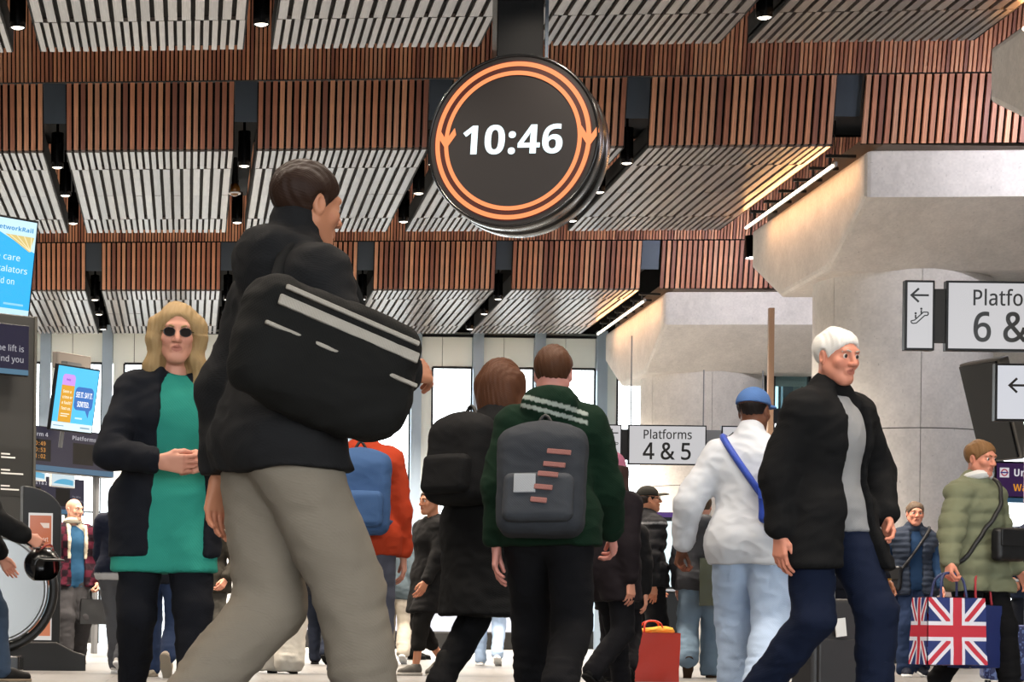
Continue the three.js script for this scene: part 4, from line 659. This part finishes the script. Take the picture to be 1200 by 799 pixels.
function suitcase(label, pos, yaw, h, color, o = {}) {
  const t = thing('suitcase', label, 'suitcase', pos, yaw), w = o.w ?? h * 0.66, d = 0.23;
  part('shell', box(w, h - 0.06, d, 0, h / 2 + 0.03, 0, 0.035), o.mat ?? leather(color), t); part('front_pocket', box(w * 0.84, h * 0.5, 0.03, 0, h * 0.36, d / 2 + 0.008, 0.012), o.mat ?? leather(color), t);
  for (const x of [-1, 1]) for (const z of [-1, 1]) part('wheel', cyl(0.026, 0.026, 0.02).rotateZ(Math.PI / 2).translate(x * (w / 2 - 0.05), 0.027, z * (d / 2 - 0.04)), M.black, t);
  part('pull_handle', [rod(V(-0.08, h, -0.06), V(-0.08, h + 0.36, -0.06), 0.008), rod(V(0.08, h, -0.06), V(0.08, h + 0.36, -0.06), 0.008), rod(V(-0.1, h + 0.36, -0.06), V(0.1, h + 0.36, -0.06), 0.013)], o.pull ?? M.steel, t);
  if (o.tag) part('luggage_tag', box(0.075, 0.11, 0.006, 0.03, h * 0.72, d / 2 + 0.03).rotateZ(0.12), M.white, t);
  return t;
}

// ───────── the people, nearest first ─────────
const W0 = { L: [0.1, 0.2, 0, 0], R: [-0.1, -0.2, 0.45, 0] }, STILL = { L: [0.12, 0.03, 0, 0.1], R: [-0.12, -0.02, 0, 0.1] };
const pale = 0xc98f78, ruddy = 0xcf8a72, tan = 0xb47a5c, brown = 0x6b4330;
const P2 = person({ label: 'nearest walker in a black jacket and khaki trousers striding right with a big black bag', d: 6, h: 1.83, pos: stand(325, 520, 6.25), yaw: 2.0, skin: tan, hair: 'short', hairColor: 0x2c1c14, trousers: { color: 0x787064, hip: 0.115, knee: 0.1, hem: 0.085 }, shoes: { color: 0x2a2622 }, jacket: { color: 0x1c1c1d, hem: 0.86, thick: 0.03, collar: 0.085, hood: true }, pose: { lean: 0.1, headPitch: 0.1, headYaw: 0.1, feet: { R: [-0.11, 0.26, 0, 0], L: [0.1, -0.24, 0.5, 0] }, armR: { at: [-0.18, 1.1, 0.3], palm: [0.8, -0.4, 0], hint: [-0.6, -1, -0.5], curl: 0.6 }, armL: { swing: -0.35 } } });
const P1 = person({ label: 'blonde woman in dark glasses, navy jacket and long teal top with her hands together', d: 8, h: 1.69, pos: stand(192, 640, 8.2), yaw: 0.12, skin: pale, hair: 'long', hairColor: 0x9a7f58, glasses: 'dark', trousers: { color: 0x131419, hip: 0.105, knee: 0.075, hem: 0.055 }, shoes: { color: 0x15151a }, shirt: { color: 0x2b8474, hem: 0.66, wide: 1.02, collar: 0.03 }, jacket: { color: 0x14161c, hem: 0.72, open: 0.105, openX: 0.045 }, pose: { side: 0.07, headPitch: 0.08, headYaw: -0.1, feet: { L: [0.1, 0.24, 0, 0], R: [-0.1, -0.2, 0.5, 0] }, armL: { at: [0.16, 1.06, 0.25], dir: [-0.85, -0.15, 0.4], palm: [-0.3, 0, -1], hint: [1, -0.5, -0.6], curl: 0.7 }, armR: { at: [-0.06, 1.05, 0.29], dir: [0.9, -0.1, 0.3], palm: [0.2, 0.4, -1], hint: [-1, -0.5, -0.6], curl: 0.6 } } });
const P4 = person({ label: 'brown-bobbed walker in a long black coat seen from behind beside the green hoodie', d: 9, h: 1.77, pos: stand(572, 640, 10.3), yaw: 2.35, skin: pale, hair: 'bob', hairColor: 0x4a2d1d, trousers: { color: 0x0d0d0f, hip: 0.1, knee: 0.075, hem: 0.065 }, shoes: { color: 0x0c0c0c, kind: 'boot' }, jacket: { name: 'coat', color: 0x121213, hem: 0.5, thick: 0.03, flare: 0.06, collar: 0.03 }, pose: { lean: 0.13, headPitch: 0.05, feet: { L: [0.09, -0.24, 0.5, 0], R: [-0.09, 0.24, 0, 0] } } });
const P5 = person({ label: 'young walker in a dark green hoodie with pale lettering bands and a grey backpack', d: 9, h: 1.7, pos: stand(642, 640, 9.1), yaw: 2.85, skin: 0xc08478, hair: 'short', hairColor: 0x4b3020, trousers: { color: 0x0e0e11, hip: 0.108, knee: 0.085, hem: 0.075 }, shoes: { color: 0x131313, kind: 'sneaker' }, jacket: { name: 'hoodie', fine: 0.007, hem: 0.84, thick: 0.03, hood: true, rough: 0.95, color: 0x14301f, colorFn: (x, y, z) => { const u = y - 0.28 * x; return z < -0.02 && Math.abs(x) < 0.17 && ((u > 1.4 && u < 1.42) || (u > 1.362 && u < 1.38)) ? 0x8f978f : 0x0d2216; } }, pose: { lean: 0.16, headPitch: 0.08, feet: { L: [0.09, 0.27, 0, 0], R: [-0.09, -0.3, 0.8, 0] }, armR: { swing: 0.22, bend: 0.5, out: 0.2, curl: 0.7 }, armL: { swing: -0.3 } } });
const P10 = person({ label: 'white-haired man in a black coat over a grey jumper and navy jeans', d: 9, h: 1.81, pos: stand(968, 640, 9.5), yaw: 0.6, skin: ruddy, hair: 'short', hairColor: 0xd9d5cf, brow: 0xb8b0a6, trousers: { color: 0x121a2e, hip: 0.11, knee: 0.085, hem: 0.075 }, shoes: { color: 0x181818 }, shirt: { color: 0x8f8f90, hem: 0.86 }, jacket: { name: 'coat', color: 0x121213, hem: 0.7, thick: 0.03, open: 0.085, openX: 0.03, collar: 0.02 }, pose: { lean: 0.03, headYaw: -0.12, headPitch: 0.12, feet: { L: [0.11, 0.17, 0, 0], R: [-0.12, -0.24, 0.5, 0] }, armL: { at: [0.24, 0.9, 0.12], palm: [-1, -0.3, 0], hint: [1, 0, -0.6], curl: 0.5 }, armR: { swing: -0.25, out: 0.22, bend: 0.35 } } });
const P9 = person({ label: 'walker in a white jacket, blue cap and pale jeans seen from behind', d: 11, h: 1.77, pos: stand(879, 640, 11.5), yaw: 2.75, skin: brown, hair: 'buzz', hairColor: 0x1a1412, cap: { color: 0x4b6a9c, peak: 0x4b6a9c }, trousers: { color: 0xa7b9d2, hip: 0.115, knee: 0.1, hem: 0.09 }, shoes: { color: 0xd0d0d0, kind: 'sneaker', sole: 0xeeeeee }, jacket: { color: 0xc9ccd2, hem: 0.8, thick: 0.028, collar: 0.035, sheen: 0 }, pose: { headYaw: -0.3, feet: { L: [0.1, 0.22, 0, 0], R: [-0.1, -0.24, 0.5, 0] }, armL: { at: [0.37, 0.87, 0.06], palm: [-1, 0, -0.4], hint: [0.6, 0, -1], curl: 1.0 }, armR: { swing: 0.1 } } });
const P3 = person({ label: 'walker in an orange-red jacket with a blue backpack seen from behind', d: 12, h: 1.76, pos: stand(424, 640, 12.2), yaw: 3.0, skin: pale, hair: 'short', hairColor: 0x4b3526, trousers: { color: 0x50525e }, shoes: { color: 0x2b2b2e }, jacket: { color: 0xa83a20, hem: 0.84, thick: 0.016 }, pose: { feet: { L: [0.1, -0.2, 0.5, 0], R: [-0.1, 0.2, 0, 0] }, armR: { swing: 0.08, out: 0.16, bend: 0.25 } } });
const P12 = person({ label: 'short-haired woman in an olive quilted jacket with a white scarf and black trousers', d: 13, h: 1.65, pos: stand(1143, 660, 13.2), yaw: 0.55, skin: ruddy, hair: 'short', hairColor: 0x7d5c3c, trousers: { color: 0x0d0d0f }, shoes: { color: 0x111111 }, scarf: 0xd6d6d4, jacket: { color: 0x70735c, hem: 0.74, thick: 0.03, puff: [0.1, 0.012], collar: 0.02 }, pose: { headPitch: 0.12, feet: W0, armR: { at: [-0.43, 0.9, 0.14], palm: [1, 0, 0.2], curl: 1.1 }, armL: { swing: 0.1, bend: 0.5 } } });
const P6 = person({ label: 'walker in a mauve beanie mostly hidden behind the green hoodie', d: 15, h: 1.63, pos: stand(715, 640, 14), yaw: 2.3, skin: pale, hair: 'bob', hairColor: 0x3a2a26, cap: { color: 0xa8657c, beanie: true }, trousers: { color: 0x101014 }, shoes: { color: 0x111111 }, jacket: { color: 0x1c171b, hem: 0.7, thick: 0.03 } });
const P14 = person({ label: 'walker in a black jacket and jeans cut by the left edge, holding a black helmet', d: 15, h: 1.82, pos: stand(-30, 650, 15), yaw: 1.75, skin: pale, hair: 'short', hairColor: 0x2a1e18, trousers: { color: 0x39475a }, shoes: { color: 0x1b1a19, sole: 0x8a7a66 }, jacket: { color: 0x131415, hem: 0.84, thick: 0.03, collar: 0.03 }, pose: { feet: { R: [-0.1, -0.2, 0.6, 0], L: [0.1, 0.2, 0, 0] }, armR: { at: [-0.2, 0.98, 0.33], palm: [1, 0, 0], curl: 1.1 } } });
const P10b = person({ label: 'walker in dark navy half hidden behind the white-haired man, with a bright bracelet', d: 16, h: 1.66, pos: stand(992, 660, 16), yaw: 0.5, skin: tan, hair: 'bob', hairColor: 0x241a14, trousers: { color: 0x12141c }, shoes: { color: 0x2a2c30, kind: 'sneaker', sole: 0xb9b9b9 }, jacket: { color: 0x14161e, hem: 0.8 }, pose: { feet: W0 } });
const P16 = person({ label: 'walker in blue jeans and beige shoes, only the legs showing behind the woman in teal', d: 17, h: 1.7, pos: stand(190, 660, 17), yaw: 3.0, skin: pale, hair: 'short', trousers: { color: 0x27344f }, shoes: { color: 0xb9aa96, kind: 'sneaker', sole: 0x8f8474 }, jacket: { color: 0x1a1c22, hem: 0.8 }, pose: { feet: { L: [0.09, 0.12, 0, 0], R: [-0.09, -0.25, 1.0, 0] } } });
const P6b = person({ label: 'blonde walker with her hair in a bun behind the green hoodie', d: 17, h: 1.57, pos: stand(727, 650, 17), yaw: 2.9, skin: pale, hair: 'bun', hairColor: 0xc8a878, trousers: { color: 0x101014 }, shoes: { color: 0x141414 }, jacket: { color: 0x141416, hem: 0.7, thick: 0.02 } });
const P15b = person({ label: 'walker in a navy jacket and grey trousers directly left of the woman in teal', d: 18, h: 1.66, pos: stand(140, 650, 18), yaw: 2.8, skin: pale, hair: 'short', trousers: { color: 0x55565a }, shoes: { color: 0xc9c5be, kind: 'sneaker', sole: 0xdddddd }, jacket: { color: 0x1b2030, hem: 0.86, colorFn: (x, y) => y < 0.89 ? 0xb9b9bb : 0x1b2030 }, pose: { feet: W0 } });
const P13 = person({ label: 'person in a navy jacket cut by the right edge, holding a suitcase handle', d: 18, h: 1.6, pos: stand(1211, 660, 18), yaw: -0.3, skin: tan, hair: 'short', hairColor: 0x2c2018, trousers: { color: 0x191b22 }, shoes: { color: 0x141414 }, jacket: { color: 0x1e2536, hem: 0.8, thick: 0.02 }, pose: { feet: STILL, armR: { at: [-0.2, 0.98, 0.12], palm: [0, -0.3, -1], curl: 1.1 } } });
const P18 = person({ label: 'walker in a black coat and wide cream trousers seen between the khaki legs', d: 19, h: 1.66, pos: stand(330, 690, 19), yaw: 2.9, skin: pale, hair: 'long', hairColor: 0x33241b, trousers: { color: 0xb7b2a8, hip: 0.12, knee: 0.125, hem: 0.14 }, shoes: { color: 0x121212, kind: 'boot' }, jacket: { name: 'coat', color: 0x161616, hem: 0.76, thick: 0.03, flare: 0.02 }, pose: { feet: { L: [0.1, 0.08, 0, 0], R: [-0.1, -0.1, 0.2, 0] } } });
const f3 = person({ label: 'walker with a bare shin and grey trainers under a dark coat', d: 19, h: 1.7, pos: stand(505, 690, 19), yaw: -1.1, skin: tan, hair: 'short', trousers: { color: 0x1a1816, short: 0.2 }, shoes: { color: 0x5a5752, kind: 'sneaker', sole: 0xb5b0a6 }, jacket: { name: 'coat', color: 0x151414, hem: 0.6, thick: 0.025 }, pose: { feet: { L: [0.1, 0.22, 0, 0], R: [-0.1, -0.2, 0.4, 0] } } });
const P7 = person({ label: 'man in a black cap and glasses in profile, wearing a black padded jacket', d: 19, h: 1.75, pos: stand(758, 680, 19.5), yaw: 1.85, skin: tan, hair: 'short', hairColor: 0x2b2420, glasses: 'thin', cap: { color: 0x1d1c18, peak: 0x33322a, badge: 0xb5653f }, trousers: { color: 0x111113, hip: 0.115, knee: 0.1, hem: 0.095 }, shoes: { color: 0x0e0e0e, kind: 'boot' }, jacket: { color: 0x1e1e20, hem: 0.82, thick: 0.034, puff: [0.1, 0.013], collar: 0.04, colorFn: (x, y) => y > 1.385 && y < 1.405 ? 0x77787a : 0x1e1e20 }, pose: { headYaw: -0.25, headPitch: -0.12, feet: STILL } });
const P8 = person({ label: 'walker in a dark raincoat and faded jeans lifting a brown heel', d: 19, h: 1.7, pos: stand(822, 680, 19.2), yaw: 2.9, skin: pale, hair: 'short', hairColor: 0x4a3b2d, trousers: { color: 0x66798a, hip: 0.115, knee: 0.1, hem: 0.095 }, shoes: { color: 0x6a4428, sole: 0x3a2a1e }, jacket: { color: 0x35363a, hem: 0.84, thick: 0.03, rough: 0.55, hood: true }, pose: { feet: { R: [-0.09, 0.15, 0, 0], L: [0.11, -0.22, 1.05, 0] } } });
const P8b = person({ label: 'walker in a long dark brown coat and white-soled black shoes', d: 20, h: 1.66, pos: stand(858, 690, 20.3), yaw: 2.8, skin: pale, hair: 'bob', hairColor: 0x2a1c16, trousers: { color: 0x101010 }, shoes: { color: 0x141414, kind: 'sneaker', sole: 0xdededc }, jacket: { name: 'coat', color: 0x231512, hem: 0.34, thick: 0.025, flare: 0.05 }, pose: { feet: { L: [0.09, 0.1, 0, 0], R: [-0.09, -0.12, 0.3, 0] } } });
const P11 = person({ label: 'man in a navy padded vest walking towards the camera with one hand at his pocket', d: 20, h: 1.75, pos: stand(1070, 690, 21), yaw: -0.1, skin: ruddy, hair: 'short', hairColor: 0x5c4d40, trousers: { color: 0x1a2740, hip: 0.12, knee: 0.1, hem: 0.09 }, shoes: { color: 0x161a26, kind: 'sneaker', sole: 0xc9c9c9 }, shirt: { color: 0x1c3350, hem: 0.86, sleeves: true, wide: 1.08 }, jacket: { name: 'vest', color: 0x2c3340, hem: 0.82, thick: 0.034, sleeves: false, open: 0.06, collar: 0.03, puff: [0.055, 0.012] }, pose: { headRoll: 0.05, feet: { L: [0.1, -0.1, 0.3, 0], R: [-0.1, 0.16, 0, 0] }, armR: { at: [-0.27, 0.92, 0.06], curl: 0.6 } } });
const P17 = person({ label: 'walker in a dark olive coat with one hand at the hip by the grey pier', d: 22, h: 1.7, pos: stand(246, 690, 22), yaw: -0.35, skin: pale, hair: 'short', hairColor: 0x3a2c22, trousers: { color: 0x46443f }, shoes: { color: 0x7d6a52 }, jacket: { name: 'coat', color: 0x2d2a24, hem: 0.78, thick: 0.03, collar: 0.03 }, pose: { feet: STILL, armL: { at: [0.24, 0.93, 0.16], palm: [-1, 0, -0.5], hint: [1, 0, -0.6], curl: 0.6 } } });
const P15 = person({ label: 'bald man in a dark red plaid jacket over a blue shirt', d: 20, h: 1.77, pos: stand(84, 690, 22.5), yaw: 0.3, skin: 0xcb9880, hair: 'none', brow: 0xa8988a, trousers: { color: 0x3b3a3c, hip: 0.118, knee: 0.1, hem: 0.09 }, shoes: { color: 0x5a3826 }, shirt: { color: 0x284e6c, hem: 0.8, wide: 1.06 }, scarf: 0xcfc4b0, jacket: { color: 0x3b1220, hem: 0.82, thick: 0.032, open: 0.075, openX: 0.03, fine: 0.012, colorFn: (x, y, z) => Math.abs(x - 0.03) < 0.108 && z > 0.05 && y > 1.1 ? 0xcbbfa9 : ((Math.floor((x + z) / 0.075) + Math.floor(y / 0.075)) % 2 ? 0x4a1626 : 0x1d1018) }, pose: { headYaw: 0.5, feet: { L: [0.1, -0.12, 0.3, 0], R: [-0.1, 0.15, 0, 0] }, armL: { at: [0.24, 0.86, 0.08], curl: 1.2 } } });
person({ label: 'distant walker in dark jeans and black shoes beside the orange-red jacket', d: 24, h: 1.72, pos: stand(376, 700, 24), yaw: 2.9, skin: pale, hair: 'short', trousers: { color: 0x1f2430 }, shoes: { color: 0x101010 }, jacket: { color: 0x22242a, hem: 0.82 }, pose: { feet: W0 } });
person({ label: 'distant walker in beige trousers and white trainers left of the long black coat', d: 25, h: 1.7, pos: stand(464, 690, 25), yaw: 3.0, skin: pale, hair: 'short', trousers: { color: 0xaaa295, knee: 0.09, hem: 0.08 }, shoes: { color: 0xd8d8d6, kind: 'sneaker', sole: 0xe6e6e6 }, jacket: { color: 0x4f5a60, hem: 0.8 }, pose: { feet: W0 } });
person({ label: 'distant walker in pale blue jeans between the dark legs', d: 24, h: 1.7, pos: stand(574, 690, 24.5), yaw: 3.0, skin: pale, hair: 'short', trousers: { color: 0x9db3d0 }, shoes: { color: 0xd8d4cc, kind: 'sneaker', sole: 0xe6e6e6 }, jacket: { color: 0x33363c, hem: 0.8 }, pose: { feet: W0 } });
person({ label: 'farthest walker in black boots between the khaki legs and the black coat', d: 30, h: 1.7, pos: stand(485, 715, 29), yaw: 1.4, skin: pale, hair: 'short', trousers: { color: 0x141414 }, shoes: { color: 0x101010, kind: 'boot' }, jacket: { color: 0x1a1a1c, hem: 0.7 }, pose: { feet: STILL } });

// ───────── what they carry ─────────
backpack(P3, 'denim blue backpack on the orange-red jacket', 0x3c577f, { w: 0.34, h: 0.5, d: 0.18, y: 0.24 });
backpack(P4, 'black backpack on the long black coat', 0x141415, { w: 0.33, h: 0.46, d: 0.18, y: 0.26 });
backpack(P5, 'grey backpack with a pink and white motif on the green hoodie', 0x303338, { w: 0.36, h: 0.5, d: 0.19, y: 0.13, pocket: 0x3a3d42, accent: (t, w, h, d) => { for (let i = 0; i < 5; i++) part('pink_band', box(0.1 - 0.008 * i, 0.022, 0.008, -0.07 + 0.012 * i, 0.1 - 0.055 * i, -d / 2 - (i > 1 ? 0.062 : 0.006), 0.004).rotateZ(0.1), cloth(0x8f625c), t); part('white_motif', box(0.09, 0.08, 0.008, 0.05, -0.05, -d / 2 - 0.058, 0.004), cloth(0x9a9da1), t); } });
crossbody(P9, 'royal blue shoulder bag slung across the white jacket', 0x1f3fa0, 0x2444a8, 1, -0.19, -0.2, { size: [0.24, 0.28, 0.1], y: 0.2, turn: 3.0, rx: 0.19, rz: 0.172, sr: 0.018 });
crossbody(P11, 'small black shoulder bag at the hip of the man in the padded vest', 0x0e0e10, 0x111114, 1, -0.23, 0.1, { size: [0.2, 0.24, 0.08], y: 0.03, turn: -0.6, rx: 0.19, rz: 0.178 });
crossbody(P12, 'black shoulder bag worn in front of the olive quilted jacket', 0x111113, 0x161618, 1, 0.02, 0.24, { size: [0.26, 0.2, 0.08], y: 0.1, rx: 0.19, rz: 0.182 });
{ // big black bag of the nearest walker
  const p = P2.T(-0.27, 0.2, -0.02), t = thing('holdall', 'big black holdall with pale webbing bands under the nearest walker\'s arm', 'bag', [p.x, p.y, p.z], P2.yaw - Math.PI / 2); t.rotation.order = 'YXZ'; t.rotation.z = -0.3;
  part('bag_body', bodyUV(displace(new Field(0.011).rbox(V(0, 0, 0), [0.27, 0.17, 0.1], 0.08, 0.05).ell(V(0.02, -0.04, 0), [0.26, 0.14, 0.1], 0.06).mesh(), folds(0.014, 6))), cloth(0x171716, 0.85), t);
  for (const [y, w, l] of [[0.075, 0.03, 0.46], [0.115, 0.014, 0.44], [0.0, 0.012, 0.5]]) part('webbing_band', box(l, w, 0.012, 0, y, 0.108, 0.004), cloth(0xa09a90), t);
  t.updateMatrixWorld(true);
  part('strap', tube([V(-0.22, 0.12, 0), t.worldToLocal(P2.T(-0.2, 0.36, -0.16)), t.worldToLocal(P2.T(-0.1, 0.525, -0.06)), t.worldToLocal(P2.T(-0.13, 0.47, 0.09)), t.worldToLocal(P2.T(-0.2, 0.3, 0.16)), V(0.22, 0.12, 0)], 0.02, 60, 6), cloth(0x1b1b1b), t);
}
{ // helmet
  const g = P14.grip('R'), t = thing('helmet', 'black open-face helmet hanging from the hand at the left edge', 'helmet', [g.x + 0.03, g.y - 0.15, g.z], 0.5);
  const f = new Field(0.006).ell(V(0, 0, 0), [0.125, 0.125, 0.145], 0.02).ell(V(0, -0.02, 0.02), [0.1, 0.105, 0.12], 0.01, { sub: true }).rbox(V(0, -0.03, 0.16), [0.085, 0.06, 0.09], 0.03, 0.02, { sub: true }).cut(V(0, -0.11, 0), V(0, -1, 0));
  part('shell', bodyUV(f.mesh()), M.blackGloss, t); part('peak', box(0.17, 0.012, 0.07, 0, 0.055, 0.15, 0.005).rotateX(0.15), M.black, t); part('vent', box(0.02, 0.008, 0.1, 0.05, 0.118, 0, 0.003), M.grey, t); part('vent', box(0.02, 0.008, 0.1, -0.05, 0.118, 0, 0.003), M.grey, t); part('chin_strap', tube([[-0.1, -0.06, 0], [-0.04, 0.1, 0.05], [0.05, 0.14, 0.03], [0.1, -0.06, 0]], 0.007, 24, 6), std(0x8c2a26), t);
}
{ const g = P15.grip('L'); handbag('black leather handbag held by the bald man in plaid', 'bag', [g.x, g.y - 0.36, g.z], 0.3, [0.34, 0.26, 0.14], 0x17181a); }
{ const p = at(764, 700, 17.6); handbag('orange-red gift bag stuffed with tissue standing on the floor by the capped man', 'bag', [p.x, 0, p.z], 0.15, [0.4, 0.4, 0.2], 0xc4301a, { name: 'gift_bag', taper: 0.05, pinch: -0.1, drop: 0.1 }); const tt = scene.children.at(-1); const g = new THREE.IcosahedronGeometry(0.09, 3).scale(1.6, 0.5, 0.8).translate(0.05, 0.4, 0); displace(g, folds(0.04, 8)); part('tissue_paper', bodyUV(g), cloth(0xd6a040, 0.9), tt); }
const flagTex = canvas(512, 448, (g, w, h) => { g.fillStyle = '#26346e'; g.fillRect(0, 0, w, h); const ln = (c, lw, a) => { g.strokeStyle = c; g.lineWidth = lw; for (const [x0, y0, x1, y1] of a) { g.beginPath(); g.moveTo(x0, y0); g.lineTo(x1, y1); g.stroke(); } }; const dg = [[0, 0, w, h], [w, 0, 0, h]], cr = [[w / 2, 0, w / 2, h], [0, h / 2, w, h / 2]]; ln('#dcdce6', 86, dg); ln('#bf3040', 34, dg); ln('#dcdce6', 130, cr); ln('#bf3040', 78, cr); });
{ const g = P12.grip('R'); handbag('carrier bag printed with a red, white and blue flag held by the woman in olive', 'bag', [g.x - 0.03, g.y - 0.53, g.z + 0.02], 0.35, [0.44, 0.4, 0.17], 0x26346e, { name: 'carrier_bag', map: new THREE.MeshStandardMaterial({ map: flagTex, roughness: 0.5 }), taper: -0.05, pinch: 0.5, drop: 0.15, handle: 0x2a3560 }); }
{ const g = P12.grip('R'); handbag('navy shopper with red edging behind the flag bag', 'bag', [g.x + 0.24, g.y - 0.55, g.z - 0.24], 0.6, [0.36, 0.38, 0.16], 0x1e2a5e, { name: 'shopping_bag', taper: 0.04, pinch: 0, drop: 0.2, handle: 0xa02430 }); }
{ const p = P8.T(-0.14, 0.1, -0.26); handbag('olive green tote with a yellow handle on the walker in faded jeans', 'bag', [p.x, p.y - 0.34, p.z], P8.yaw, [0.3, 0.42, 0.1], 0x33381f, { name: 'tote_bag', taper: 0, pinch: 0.3, drop: 0.06, handle: 0xc79a2c, hr: 0.014 }); }
{ const p = at(971, 760, 13); suitcase('dark grey suitcase with a white luggage tag between the navy jeans', [p.x, 0, p.z], 0.35, 0.62, 0x2b2b2d, { tag: true, w: 0.4 }); }
{ const p = at(1190, 760, 17.2), pat = noiseTex(128, 128, (u, v) => { const q = N32(u * 32, v * 32) > 0.62; return q ? [0.35, 0.42, 0.62] : [0.09, 0.13, 0.33]; }, true); suitcase('navy patterned suitcase with black wheels at the right edge', [p.x, 0, p.z], -0.2, 0.5, 0, { mat: std(0xffffff, 0.6, { map: rep(pat, 2) }), w: 0.52, pull: M.steel }); }
{ const g = P10b.J; const p = P10b.world(g.wrL.clone()), t = thing('bracelet', 'gold bracelet on the wrist beside the white-haired man', 'bracelet', [p.x, p.y, p.z], P10b.yaw); part('band', new THREE.TorusGeometry(0.036, 0.008, 8, 24).rotateX(Math.PI / 2), std(0xb98a3a, 0.3, { metalness: 0.8 }), t); }
renderer.render(scene, camera);
